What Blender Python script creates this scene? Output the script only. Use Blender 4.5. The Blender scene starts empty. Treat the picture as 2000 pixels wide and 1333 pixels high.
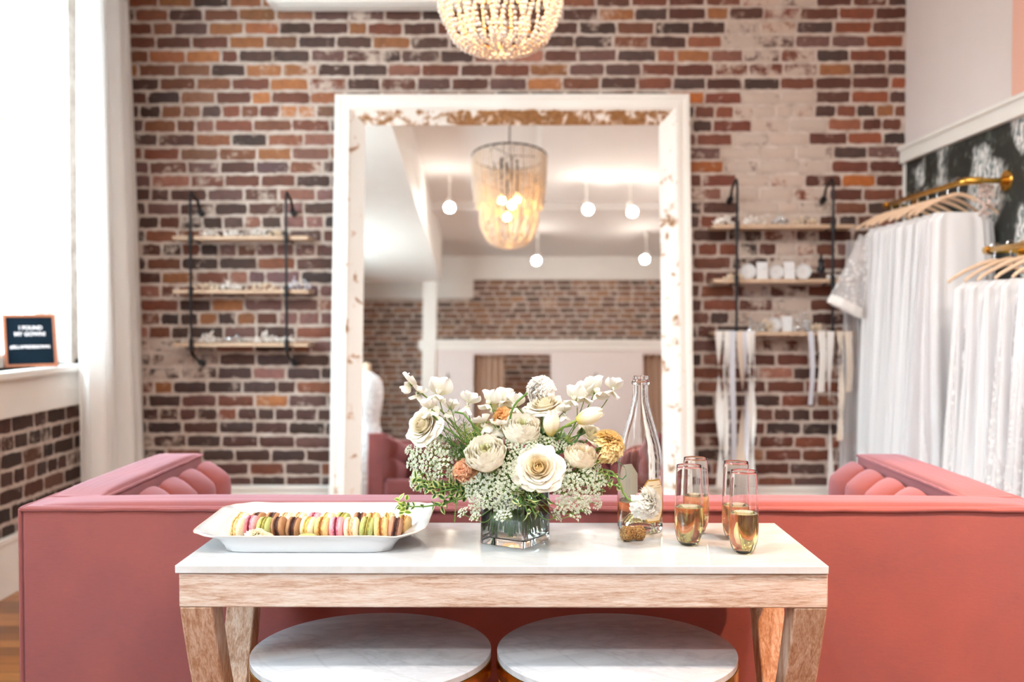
import bpy, math, random
from mathutils import Vector, Matrix, noise
from math import pi, sin, cos, tan, radians
random.seed(7)
R = random.random
def U(a, b): return random.uniform(a, b)
sc = bpy.context.scene
C = sc.collection

# ------------------------------------------------------------------ camera
F = 1944.4                                   # focal length in pixels of the 2000 px frame (35 mm)
PITCH = math.atan(46.5 / F); YAW = math.atan(10 / F)
CAM = Vector((0, 0, 1.226))
cd = bpy.data.cameras.new('camera'); cam = bpy.data.objects.new('camera', cd); C.objects.link(cam)
cam.location = CAM; cam.rotation_euler = (pi/2 - PITCH, 0, YAW)
cd.sensor_width = 36; cd.lens = 35; cd.clip_start = .05; cd.clip_end = 200
cd.dof.use_dof = True; cd.dof.focus_distance = 2.0; cd.dof.aperture_fstop = 2.9
sc.camera = cam
# ------------------------------------------------------------------ world, daylight, exposure
w = bpy.data.worlds.new('world'); sc.world = w; w.use_nodes = True
bg = w.node_tree.nodes['Background']; bg.inputs[0].default_value = (.72, .885, .98, 1); bg.inputs[1].default_value = 19.0
sc.view_settings.view_transform = 'Standard'; sc.view_settings.look = 'None'
sc.view_settings.gamma = 1; sc.view_settings.use_curve_mapping = False
sc.view_settings.exposure = 0.12
sc.cycles.diffuse_bounces = 7; sc.cycles.max_bounces = 14; sc.cycles.transparent_max_bounces = 16

# ------------------------------------------------------------------ helpers
def P(px, py, Y):
    """point at depth Y seen at pixel px,py of the photograph"""
    f = Vector((-sin(YAW)*cos(PITCH), cos(YAW)*cos(PITCH), -sin(PITCH)))
    r = f.cross(Vector((0, 0, 1))).normalized(); u = r.cross(f)
    d = f*F + r*(px-1000) - u*(py-666.5)
    return CAM + d*(Y/d.y)
def lin(c):
    c = c/255
    return c/12.92 if c <= .04045 else ((c+.055)/1.055)**2.4
def rgb(r, g, b): return (lin(r), lin(g), lin(b), 1)
def empty(name, loc, rz=0):
    o = bpy.data.objects.new(name, None); C.objects.link(o); o.location = loc; o.rotation_euler = (0, 0, rz)
    o.empty_display_size = .05
    return o
def tag(o, label=None, cat=None, group=None, kind=None):
    if label: o['label'] = label
    if cat: o['category'] = cat
    if group: o['group'] = group
    if kind: o['kind'] = kind
    return o
def thing(name, label, cat, loc=(0, 0, 0), rz=0, group=None):
    return tag(empty(name, loc, rz), label, cat, group)
class MB:
    def __init__(s): s.v = []; s.f = []; s.c = []; s.m = []
    def add(s, vs, fs, col=None, mi=0):
        n = len(s.v)
        s.v += [tuple(v) for v in vs]
        if callable(col): s.c += [col(i) for i in range(len(vs))]
        else: s.c += [col or (1, 1, 1, 1)]*len(vs)
        s.f += [tuple(i+n for i in f) for f in fs]; s.m += [mi]*len(fs)
        return s
    def box(s, lo, hi, M=None, col=None, mi=0):
        x0, y0, z0 = lo; x1, y1, z1 = hi
        vs = [Vector(p) for p in ((x0,y0,z0),(x1,y0,z0),(x1,y1,z0),(x0,y1,z0),(x0,y0,z1),(x1,y0,z1),(x1,y1,z1),(x0,y1,z1))]
        if M: vs = [M @ v for v in vs]
        return s.add(vs, [(0,3,2,1),(4,5,6,7),(0,1,5,4),(1,2,6,5),(2,3,7,6),(3,0,4,7)], col, mi)
    def grid(s, fn, nu, nv, cu=False, col=None, mi=0):
        """fn(u,v) u,v in 0..1; cu closes the u direction"""
        n = nu if cu else nu+1
        vs = []; cs = []
        for j in range(nv+1):
            for i in range(n):
                vs.append(fn(i/nu, j/nv)); 
                cs.append(col(i/nu, j/nv) if callable(col) else (col or (1,1,1,1)))
        fs = []
        for j in range(nv):
            for i in range(nu):
                a = j*n+i; b = j*n+(i+1) % n
                fs.append((a, b, b+n, a+n))
        return s.add(vs, fs, lambda k: cs[k], mi)
    def lathe(s, prof, n=32, M=None, col=None, mi=0, cap=True):
        """prof: (r,z) list bottom to top"""
        vs = []
        for r, z in prof:
            for i in range(n):
                a = 2*pi*i/n; v = Vector((r*cos(a), r*sin(a), z)); vs.append(M @ v if M else v)
        fs = [(j*n+i, j*n+(i+1) % n, (j+1)*n+(i+1) % n, (j+1)*n+i) for j in range(len(prof)-1) for i in range(n)]
        if cap:
            if prof[0][0] > 1e-6: fs.append(tuple(range(n-1, -1, -1)))
            if prof[-1][0] > 1e-6: fs.append(tuple((len(prof)-1)*n+i for i in range(n)))
        return s.add(vs, fs, col, mi)
    def tube(s, pts, r, n=8, col=None, cap=True, mi=0):
        pts = [Vector(p) for p in pts]; m = len(pts)
        rs = r if isinstance(r, (list, tuple)) else [r]*m
        vs = []; up = None
        for i, p in enumerate(pts):
            d = (pts[min(i+1, m-1)] - pts[max(i-1, 0)]).normalized()
            if up is None:
                up = Vector((0, 0, 1)) if abs(d.z) < .9 else Vector((1, 0, 0))
            a = d.cross(up)
            if a.length < 1e-6: a = d.orthogonal()
            a.normalize(); b = a.cross(d).normalized(); up = b
            for k in range(n):
                t = 2*pi*k/n; vs.append(p + (a*cos(t) + b*sin(t))*rs[i])
        fs = [(j*n+i, j*n+(i+1) % n, (j+1)*n+(i+1) % n, (j+1)*n+i) for j in range(m-1) for i in range(n)]
        if cap: fs += [tuple(range(n-1, -1, -1)), tuple((m-1)*n+i for i in range(n))]
        return s.add(vs, fs, col, mi)
    def ball(s, c, r, n=8, m=5, sc_=(1, 1, 1), col=None, mi=0):
        c = Vector(c); vs = [c + Vector((0, 0, -r*sc_[2]))]
        for j in range(1, m):
            t = -pi/2 + pi*j/m
            for i in range(n):
                a = 2*pi*i/n; vs.append(c + Vector((r*cos(t)*cos(a)*sc_[0], r*cos(t)*sin(a)*sc_[1], r*sin(t)*sc_[2])))
        vs.append(c + Vector((0, 0, r*sc_[2]))); L = len(vs)-1
        fs = [(0, 1+(i+1) % n, 1+i) for i in range(n)]
        fs += [(1+j*n+i, 1+j*n+(i+1) % n, 1+(j+1)*n+(i+1) % n, 1+(j+1)*n+i) for j in range(m-2) for i in range(n)]
        fs += [(1+(m-2)*n+i, 1+(m-2)*n+(i+1) % n, L) for i in range(n)]
        return s.add(vs, fs, col, mi)
    def sweep(s, path, sec, closed=False, col=None):
        """section (a,b) points carried along a horizontal/any path of (origin, axisA, axisB)"""
        n = len(sec); vs = []
        for o, a, b in path:
            for p, q in sec: vs.append(Vector(o) + Vector(a)*p + Vector(b)*q)
        m = len(path); fs = []
        for j in range(m if closed else m-1):
            for i in range(n):
                fs.append((j*n+i, j*n+(i+1) % n, ((j+1) % m)*n+(i+1) % n, ((j+1) % m)*n+i))
        if not closed: fs += [tuple(range(n-1, -1, -1)), tuple((m-1)*n+i for i in range(n))]
        return s.add(vs, fs, col)
    def xf(s, M): s.v = [tuple(M @ Vector(v)) for v in s.v]; return s
    def build(s, name, mat, parent=None, smooth=40, bevel=0, seg=3, world=False, attr=True, sub=0, fix=False):
        me = bpy.data.meshes.new(name)
        vs = s.v
        if world and parent is not None:
            W = Matrix.Translation(parent.location) @ parent.rotation_euler.to_matrix().to_4x4()
            if parent.parent is not None:
                q = parent.parent; W = Matrix.Translation(q.location) @ q.rotation_euler.to_matrix().to_4x4() @ W
            W = W.inverted(); vs = [tuple(W @ Vector(v)) for v in vs]
        me.from_pydata(vs, [], s.f)
        mats = mat if isinstance(mat, (list, tuple)) else [mat]
        for m_ in mats: me.materials.append(m_)
        if len(mats) > 1: me.polygons.foreach_set('material_index', s.m)
        if attr and any(c != (1, 1, 1, 1) for c in s.c):
            ca = me.color_attributes.new('Col', 'FLOAT_COLOR', 'POINT')
            ca.data.foreach_set('color', [x for c in s.c for x in c])
        me.validate()
        if fix:
            import bmesh
            bm = bmesh.new(); bm.from_mesh(me); bmesh.ops.recalc_face_normals(bm, faces=bm.faces); bm.to_mesh(me); bm.free()
        if smooth:
            me.shade_smooth()
            if smooth < 180: me.set_sharp_from_angle(angle=radians(smooth))
        o = bpy.data.objects.new(name, me); C.objects.link(o)
        if parent is not None: o.parent = parent
        if bevel:
            b = o.modifiers.new('bevel', 'BEVEL'); b.width = bevel; b.segments = seg; b.limit_method = 'ANGLE'; b.angle_limit = radians(35)
            b.harden_normals = False
            me.shade_smooth()
        if sub:
            q = o.modifiers.new('sub', 'SUBSURF'); q.levels = sub; q.render_levels = sub
        return o
def copy_tree(o, parent=None):
    c = o.copy(); C.objects.link(c); c.parent = parent
    for ch in list(o.children): copy_tree(ch, c)
    return c
def aim(d, roll=0):
    """matrix whose +Z looks along d"""
    q = Vector(d).normalized().to_track_quat('Z', 'Y')
    return q.to_matrix().to_4x4() @ Matrix.Rotation(roll, 4, 'Z')
def bez(p0, p1, p2, n=10): return [p0*(1-t)**2 + p1*2*t*(1-t) + p2*t*t for t in [i/n for i in range(n+1)]]

# ------------------------------------------------------------------ materials
def newmat(name):
    m = bpy.data.materials.new(name); m.use_nodes = True
    nt = m.node_tree; return m, nt, nt.nodes['Principled BSDF']
def N(nt, t, **kw):
    n = nt.nodes.new(t)
    for k, v in kw.items():
        if k.startswith('i_'): n.inputs[k[2:].replace('_', ' ')].default_value = v
        else: setattr(n, k, v)
    return n
def coords(nt, scale=(1, 1, 1), kind='Object', rot=(0, 0, 0)):
    tc = N(nt, 'ShaderNodeTexCoord'); mp = N(nt, 'ShaderNodeMapping'); mp.inputs['Scale'].default_value = scale
    mp.inputs['Rotation'].default_value = rot
    nt.links.new(tc.outputs[kind], mp.inputs['Vector']); return mp.outputs[0]
def ramp(nt, src, stops):
    r = N(nt, 'ShaderNodeValToRGB'); e = r.color_ramp.elements
    while len(e) > 1: e.remove(e[0])
    e[0].position = stops[0][0]; e[0].color = stops[0][1]
    for p, c in stops[1:]:
        x = e.new(p); x.color = c
    nt.links.new(src, r.inputs[0]); return r.outputs[0]
def noise_(nt, vec, scale, detail=4, rough=.55, dist=0):
    n = N(nt, 'ShaderNodeTexNoise'); n.inputs['Scale'].default_value = scale; n.inputs['Detail'].default_value = detail
    n.inputs['Roughness'].default_value = rough; n.inputs['Distortion'].default_value = dist
    nt.links.new(vec, n.inputs['Vector']); return n.outputs[0]
def mix(nt, fac, a, b, mode='MIX'):
    m = N(nt, 'ShaderNodeMix', data_type='RGBA', blend_type=mode)
    for s_, v in ((0, fac), (6, a), (7, b)):
        if isinstance(v, (int, float)): m.inputs[s_].default_value = v
        elif isinstance(v, tuple): m.inputs[s_].default_value = v
        else: nt.links.new(v, m.inputs[s_])
    return m.outputs[2]
def bump(nt, b, h, strength=.3, dist=.01):
    n = N(nt, 'ShaderNodeBump'); n.inputs['Strength'].default_value = strength; n.inputs['Distance'].default_value = dist
    nt.links.new(h, n.inputs['Height']); nt.links.new(n.outputs[0], b.inputs['Normal'])
def plain(name, col, rough=.5, metal=0, spec=.5, var=0, vs=30, bmp=0, **kw):
    m, nt, b = newmat(name)
    b.inputs['Base Color'].default_value = col; b.inputs['Roughness'].default_value = rough
    b.inputs['Metallic'].default_value = metal; b.inputs['Specular IOR Level'].default_value = spec
    for k, v in kw.items(): b.inputs[k.replace('_', ' ')].default_value = v
    vec = coords(nt)
    if var or bmp:
        n = noise_(nt, vec, vs)
        if var:
            d = tuple(c*(1-var) for c in col[:3]) + (1,); l_ = tuple(min(1, c*(1+var)) for c in col[:3]) + (1,)
            nt.links.new(ramp(nt, n, [(.3, d), (.7, l_)]), b.inputs['Base Color'])
        if bmp: bump(nt, b, n, bmp, .003)
    return m
def emit(name, col, s):
    m, nt, b = newmat(name); b.inputs['Base Color'].default_value = col
    b.inputs['Emission Color'].default_value = col; b.inputs['Emission Strength'].default_value = s; return m
def attr_mat(name, trans=0, rough=.6, spec=.2, bmp=0, sss=0):
    """vertex coloured, optionally translucent (petals, leaves)"""
    m, nt, b = newmat(name); a = N(nt, 'ShaderNodeVertexColor', layer_name='Col')
    nt.links.new(a.outputs[0], b.inputs['Base Color']); b.inputs['Roughness'].default_value = rough
    b.inputs['Specular IOR Level'].default_value = spec
    if trans:
        t = N(nt, 'ShaderNodeBsdfTranslucent'); nt.links.new(a.outputs[0], t.inputs[0])
        x = N(nt, 'ShaderNodeMixShader'); x.inputs[0].default_value = trans
        nt.links.new(b.outputs[0], x.inputs[1]); nt.links.new(t.outputs[0], x.inputs[2])
        nt.links.new(x.outputs[0], nt.nodes['Material Output'].inputs[0])
    if bmp: bump(nt, b, noise_(nt, coords(nt), 300), bmp, .002)
    return m
M_white = plain('white_paint', rgb(238, 236, 232), .45, var=.02, vs=4)
M_wall = plain('wall_paint', rgb(226, 217, 216), .7, var=.02, vs=3, bmp=.05)
M_ceil = plain('ceiling_paint', rgb(232, 229, 226), .75, var=.015, vs=2)
M_blackm = plain('black_iron', rgb(38, 38, 42), .45, .6, var=.25, vs=60)
M_brass = plain('brass', rgb(205, 160, 75), .25, 1, var=.1, vs=40)
M_steel = plain('polished_steel', rgb(215, 218, 222), .18, 1)
M_petal = attr_mat('petal', .34, .55, .25)
M_leaf = attr_mat('leaf', .18, .42, .4)
M_attr = attr_mat('painted', 0, .55, .4)

def brick_mat(name):
    m, nt, b = newmat(name); a = N(nt, 'ShaderNodeVertexColor', layer_name='Col')
    vec = coords(nt); n1 = noise_(nt, vec, 38, 6, .65, .4); n2 = noise_(nt, vec, 9, 4, .6)
    base = mix(nt, .75, a.outputs[0], ramp(nt, n1, [(.25, (.38, .36, .38, 1)), (.5, (.75, .73, .72, 1)), (.78, (1.0, .95, .9, 1))]), 'MULTIPLY')
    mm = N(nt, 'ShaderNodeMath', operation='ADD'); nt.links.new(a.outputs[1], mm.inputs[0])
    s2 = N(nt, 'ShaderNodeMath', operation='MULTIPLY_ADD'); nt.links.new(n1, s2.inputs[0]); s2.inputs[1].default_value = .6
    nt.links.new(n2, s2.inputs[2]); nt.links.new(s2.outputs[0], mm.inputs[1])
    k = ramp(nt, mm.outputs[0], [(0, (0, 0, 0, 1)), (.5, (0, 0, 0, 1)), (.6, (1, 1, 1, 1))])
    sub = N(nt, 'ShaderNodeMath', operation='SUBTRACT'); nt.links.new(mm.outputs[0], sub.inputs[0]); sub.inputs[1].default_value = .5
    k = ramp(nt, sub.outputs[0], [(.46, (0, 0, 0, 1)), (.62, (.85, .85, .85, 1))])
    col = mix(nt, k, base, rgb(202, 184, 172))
    nt.links.new(col, b.inputs['Base Color']); b.inputs['Roughness'].default_value = .62
    b.inputs['Specular IOR Level'].default_value = .45
    bump(nt, b, n1, .6, .006); return m
M_brick = brick_mat('old_brick')
def mortar_mat():
    m, nt, b = newmat('mortar'); vec = coords(nt); n1 = noise_(nt, vec, 14, 6, .7)
    nt.links.new(ramp(nt, n1, [(.3, rgb(168, 148, 136)), (.5, rgb(202, 186, 176)), (.7, rgb(220, 208, 200))]), b.inputs['Base Color'])
    b.inputs['Roughness'].default_value = .85; bump(nt, b, noise_(nt, vec, 60, 6, .7), .8, .01); return m
M_mortar = mortar_mat()
def marble_mat(name, tone=(206, 208, 211), vein=(165, 160, 158), amount=1, rough=.09, sc_=1):
    m, nt, b = newmat(name); vec = coords(nt, (1*sc_, 2.2*sc_, 1), rot=(0, 0, .35))
    n1 = noise_(nt, vec, 3.2, 8, .62, 1.8); n2 = noise_(nt, vec, 8, 6, .7, 1.2); n3 = noise_(nt, vec, 1.6, 5, .6, 2.6)
    v1 = ramp(nt, n1, [(.40, rgb(*tone)), (.485, rgb(*[int(t*.6+v*.4) for t, v in zip(tone, vein)])), (.505, rgb(*[int(t*.45+v*.55) for t, v in zip(tone, vein)])), (.56, rgb(*tone))])
    v3 = ramp(nt, n3, [(.475, (1, 1, 1, 1)), (.497, (.55, .53, .52, 1)), (.503, (.5, .48, .46, 1)), (.53, (1, 1, 1, 1))])
    v2 = ramp(nt, n2, [(.3, (.93, .93, .94, 1)), (.6, (1, 1, 1, 1))])
    c = mix(nt, 1, v1, v2, 'MULTIPLY'); c = mix(nt, .55*amount, c, v3, 'MULTIPLY')
    nt.links.new(c, b.inputs['Base Color']); b.inputs['Roughness'].default_value = rough; b.inputs['IOR'].default_value = 1.5
    return m
M_marble = marble_mat('white_marble', vein=(205, 202, 200), amount=.22)
M_marble2 = marble_mat('veined_marble', (206, 208, 213), (180, 181, 188), .4, .25, .6)
def wood_mat(name, cols, scale=(1, 1, 1), rough=.55, s=9, bmp=.35, rot=(0, 0, 0)):
    m, nt, b = newmat(name); vec = coords(nt, scale, rot=rot)
    n1 = noise_(nt, vec, s, 8, .68, .8); n2 = noise_(nt, vec, s*5, 6, .7, .3)
    a = N(nt, 'ShaderNodeMath', operation='MULTIPLY_ADD'); nt.links.new(n2, a.inputs[0]); a.inputs[1].default_value = .45
    h = N(nt, 'ShaderNodeMath', operation='MULTIPLY'); nt.links.new(n1, h.inputs[0]); h.inputs[1].default_value = .62
    nt.links.new(h.outputs[0], a.inputs[2])
    nt.links.new(ramp(nt, a.outputs[0], cols), b.inputs['Base Color']); b.inputs['Roughness'].default_value = rough
    bump(nt, b, n2, bmp, .004); return m
WW = [(.36, rgb(148, 110, 88)), (.46, rgb(184, 152, 132)), (.54, rgb(204, 182, 168)), (.66, rgb(216, 205, 197))]
M_washx = wood_mat('whitewashed_wood', WW, (1, 6, 9))
M_washz = wood_mat('whitewashed_wood_upright', [(.38, rgb(140, 96, 70)), (.50, rgb(182, 140, 112)), (.60, rgb(208, 178, 158)), (.7, rgb(222, 202, 190))], (9, 6, 1))
M_shelf = wood_mat('shelf_board_wood', [(.4, rgb(150, 118, 96)), (.55, rgb(196, 168, 142)), (.7, rgb(214, 192, 170))], (1, 6, 9))
M_hanger = plain('blond_wood', rgb(222, 190, 160), .45, var=.08, vs=40)
M_frameb = plain('copper_wood', rgb(168, 104, 76), .4, var=.12, vs=30)
def floor_mat():
    m, nt, b = newmat('floor_planks'); vec = coords(nt, (1, 1, 1))
    br = N(nt, 'ShaderNodeTexBrick'); br.offset = .37; br.inputs['Scale'].default_value = 1; br.inputs['Brick Width'].default_value = 1.6
    br.inputs['Row Height'].default_value = .085; br.inputs['Mortar Size'].default_value = .002
    br.inputs['Color1'].default_value = (0, 0, 0, 1); br.inputs['Color2'].default_value = (1, 1, 1, 1); br.inputs['Mortar'].default_value = (.0, 0, 0, 1)
    nt.links.new(vec, br.inputs['Vector'])
    c = ramp(nt, br.outputs[0], [(0, rgb(130, 76, 34)), (.5, rgb(170, 104, 50)), (1, rgb(192, 128, 68))])
    n = noise_(nt, coords(nt, (2, 30, 1)), 4, 6, .6, .5)
    c = mix(nt, .6, c, ramp(nt, n, [(.3, (.5, .45, .4, 1)), (.7, (1, 1, 1, 1))]), 'MULTIPLY')
    g = mix(nt, br.outputs[1], c, rgb(60, 34, 18))
    nt.links.new(g, b.inputs['Base Color']); b.inputs['Roughness'].default_value = .28; return m
M_floor = floor_mat()
def velvet():
    m, nt, b = newmat('coral_velvet'); vec = coords(nt)
    n1 = noise_(nt, vec, 3.5, 5, .6, .3); n2 = noise_(nt, coords(nt, (1, 1, 3)), 45, 5, .7)
    c = ramp(nt, n1, [(.3, rgb(114, 40, 18)), (.7, rgb(138, 54, 26))])
    c = mix(nt, .35, c, ramp(nt, n2, [(.35, (.72, .7, .7, 1)), (.65, (1, 1, 1, 1))]), 'MULTIPLY')
    nt.links.new(c, b.inputs['Base Color']); b.inputs['Roughness'].default_value = .8; b.inputs['Specular IOR Level'].default_value = .15
    b.inputs['Sheen Weight'].default_value = .45; b.inputs['Sheen Roughness'].default_value = .8
    b.inputs['Sheen Tint'].default_value = rgb(238, 205, 228)
    bump(nt, b, n2, .15, .003); return m
M_velvet = velvet()
def sheer(name, col, tr, alpha=0, rough=.8):
    m, nt, b = newmat(name); b.inputs['Base Color'].default_value = col; b.inputs['Roughness'].default_value = rough
    b.inputs['Specular IOR Level'].default_value = .1
    t = N(nt, 'ShaderNodeBsdfTranslucent'); t.inputs[0].default_value = col
    x = N(nt, 'ShaderNodeMixShader'); x.inputs[0].default_value = tr
    nt.links.new(b.outputs[0], x.inputs[1]); nt.links.new(t.outputs[0], x.inputs[2]); out = x.outputs[0]
    if alpha:
        q = N(nt, 'ShaderNodeBsdfTransparent'); y = N(nt, 'ShaderNodeMixShader'); y.inputs[0].default_value = alpha
        nt.links.new(out, y.inputs[1]); nt.links.new(q.outputs[0], y.inputs[2]); out = y.outputs[0]
    n = noise_(nt, coords(nt, (1, 1, .1)), 120); bump(nt, b, n, .1, .002)
    nt.links.new(out, nt.nodes['Material Output'].inputs[0]); return m
M_curtain = sheer('white_sheer', rgb(254, 254, 254), .4, 0)
M_tulle = sheer('white_tulle', rgb(244, 244, 247), .22)
M_tulle2 = sheer('tulle_veil', rgb(240, 240, 244), .3, .45)
M_ribbon = sheer('satin_ribbon', rgb(240, 238, 236), .15, 0, .35)
M_tan = sheer('tan_drape', rgb(196, 168, 148), .1)
def lace(name, a0=.42, a1=.5, s=45, col=rgb(238, 236, 238)):
    m, nt, b = newmat(name); b.inputs['Base Color'].default_value = col
    v = coords(nt); vo = N(nt, 'ShaderNodeTexVoronoi'); vo.inputs['Scale'].default_value = s; nt.links.new(v, vo.inputs[0])
    n = noise_(nt, v, s*.35, 3)
    a = N(nt, 'ShaderNodeMath', operation='MULTIPLY_ADD'); nt.links.new(vo.outputs[0], a.inputs[0]); a.inputs[1].default_value = .5
    nt.links.new(n, a.inputs[2])
    k = ramp(nt, a.outputs[0], [(a0, (1, 1, 1, 1)), (a1+.22, (.3, .3, .3, 1))])
    nt.links.new(k, b.inputs['Alpha']); b.inputs['Roughness'].default_value = .8; return m
M_lace = lace('white_lace')
def glass(name, col=(1, 1, 1, 1), ior=1.5, rough=0, dens=0, acol=(1, 1, 1, 1)):
    m, nt, b = newmat(name); b.inputs['Base Color'].default_value = col; b.inputs['Transmission Weight'].default_value = 1
    b.inputs['Roughness'].default_value = rough; b.inputs['IOR'].default_value = ior
    if dens:
        v = N(nt, 'ShaderNodeVolumeAbsorption'); v.inputs[0].default_value = acol; v.inputs[1].default_value = dens
        nt.links.new(v.outputs[0], nt.nodes['Material Output'].inputs['Volume'])
    return m
M_glass = glass('clear_glass', (1, 1, 1, 1), 1.48)
M_champ = glass('champagne', (1, 1, 1, 1), 1.34, 0, 26, (.965, .86, .28, 1))
M_water = glass('water', (.97, 1, .97, 1), 1.33)
def pane():
    m, nt, b = newmat('window_glass'); g = N(nt, 'ShaderNodeBsdfGlossy'); g.inputs['Roughness'].default_value = .02
    t = N(nt, 'ShaderNodeBsdfTransparent'); t.inputs[0].default_value = (.96, .98, .97, 1)
    fr = N(nt, 'ShaderNodeLayerWeight'); fr.inputs[0].default_value = .5; x = N(nt, 'ShaderNodeMixShader')
    pw = N(nt, 'ShaderNodeMath', operation='POWER'); nt.links.new(fr.outputs[1], pw.inputs[0]); pw.inputs[1].default_value = 4.5
    ad = N(nt, 'ShaderNodeMath', operation='MULTIPLY_ADD'); nt.links.new(pw.outputs[0], ad.inputs[0]); ad.inputs[1].default_value = .7; ad.inputs[2].default_value = .04
    nt.links.new(ad.outputs[0], x.inputs[0]); nt.links.new(t.outputs[0], x.inputs[1]); nt.links.new(g.outputs[0], x.inputs[2])
    nt.links.new(x.outputs[0], nt.nodes['Material Output'].inputs[0]); return m
M_pane = pane()
M_mirror = plain('silvered_glass', (.93, .93, .92, 1), .0, 1)
def peeling():
    m, nt, b = newmat('peeling_paint'); a = N(nt, 'ShaderNodeVertexColor', layer_name='Col'); vec = coords(nt)
    n1 = noise_(nt, coords(nt, (1, 1, 1)), 13, 7, .66, .5); sep = N(nt, 'ShaderNodeSeparateColor'); nt.links.new(a.outputs[0], sep.inputs[0])
    s = N(nt, 'ShaderNodeMath', operation='ADD'); nt.links.new(sep.outputs[0], s.inputs[0]); nt.links.new(n1, s.inputs[1])
    s2 = N(nt, 'ShaderNodeMath', operation='SUBTRACT'); nt.links.new(s.outputs[0], s2.inputs[0]); s2.inputs[1].default_value = .5
    k = ramp(nt, s2.outputs[0], [(.465, (0, 0, 0, 1)), (.53, (1, 1, 1, 1))])
    kk = ramp(nt, s2.outputs[0], [(.44, rgb(240, 237, 232)), (.468, rgb(226, 202, 184)), (.5, rgb(226, 202, 184))])
    wood = ramp(nt, noise_(nt, vec, 40, 5, .6), [(.3, rgb(128, 86, 46)), (.7, rgb(170, 122, 78))])
    nt.links.new(mix(nt, k, kk, wood), b.inputs['Base Color']); b.inputs['Roughness'].default_value = .5
    bump(nt, b, k, .5, .003); return m
M_peel = peeling()
def wallpaper():
    m, nt, b = newmat('floral_wallpaper'); vec = coords(nt)
    v1 = N(nt, 'ShaderNodeTexVoronoi'); v1.inputs['Scale'].default_value = 2.6
    nz = N(nt, 'ShaderNodeTexNoise'); nz.inputs['Scale'].default_value = 7; nt.links.new(vec, nz.inputs['Vector'])
    w1 = mix(nt, .22, vec, nz.outputs[1]); nt.links.new(w1, v1.inputs[0])
    petal = N(nt, 'ShaderNodeTexWave', wave_type='RINGS'); petal.inputs['Scale'].default_value = 7; petal.inputs['Distortion'].default_value = 9
    petal.inputs['Detail Scale'].default_value = 3
    nt.links.new(vec, petal.inputs[0])
    k = ramp(nt, v1.outputs[0], [(.37, (1, 1, 1, 1)), (.47, (0, 0, 0, 1))])
    pet = ramp(nt, petal.outputs[0], [(.1, rgb(120, 130, 132)), (.45, rgb(196, 200, 200)), (.8, rgb(232, 230, 228))])
    sepc = N(nt, 'ShaderNodeSeparateColor'); nt.links.new(v1.outputs[1], sepc.inputs[0])
    pk = ramp(nt, sepc.outputs[0], [(.95, (0, 0, 0, 1)), (.98, (1, 1, 1, 1))])
    pet = mix(nt, pk, pet, mix(nt, 1, pet, rgb(225, 160, 165), 'MULTIPLY'))
    n2 = noise_(nt, vec, 16, 6, .7, 1)
    back = ramp(nt, n2, [(.5, rgb(30, 32, 30)), (.6, rgb(54, 60, 54)), (.68, rgb(120, 128, 122))])
    nt.links.new(mix(nt, k, back, pet), b.inputs['Base Color']); b.inputs['Roughness'].default_value = .6; return m
M_paper = wallpaper()
def cork_mat():
    m, nt, b = newmat('cork_grain'); v = coords(nt); n = noise_(nt, v, 300, 5, .8, .6)
    nt.links.new(ramp(nt, n, [(.42, rgb(70, 40, 20)), (.49, rgb(160, 112, 60)), (.6, rgb(206, 164, 104))]), b.inputs['Base Color'])
    b.inputs['Roughness'].default_value = .8; bump(nt, b, n, .5, .002); return m
M_cork = cork_mat()

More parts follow.
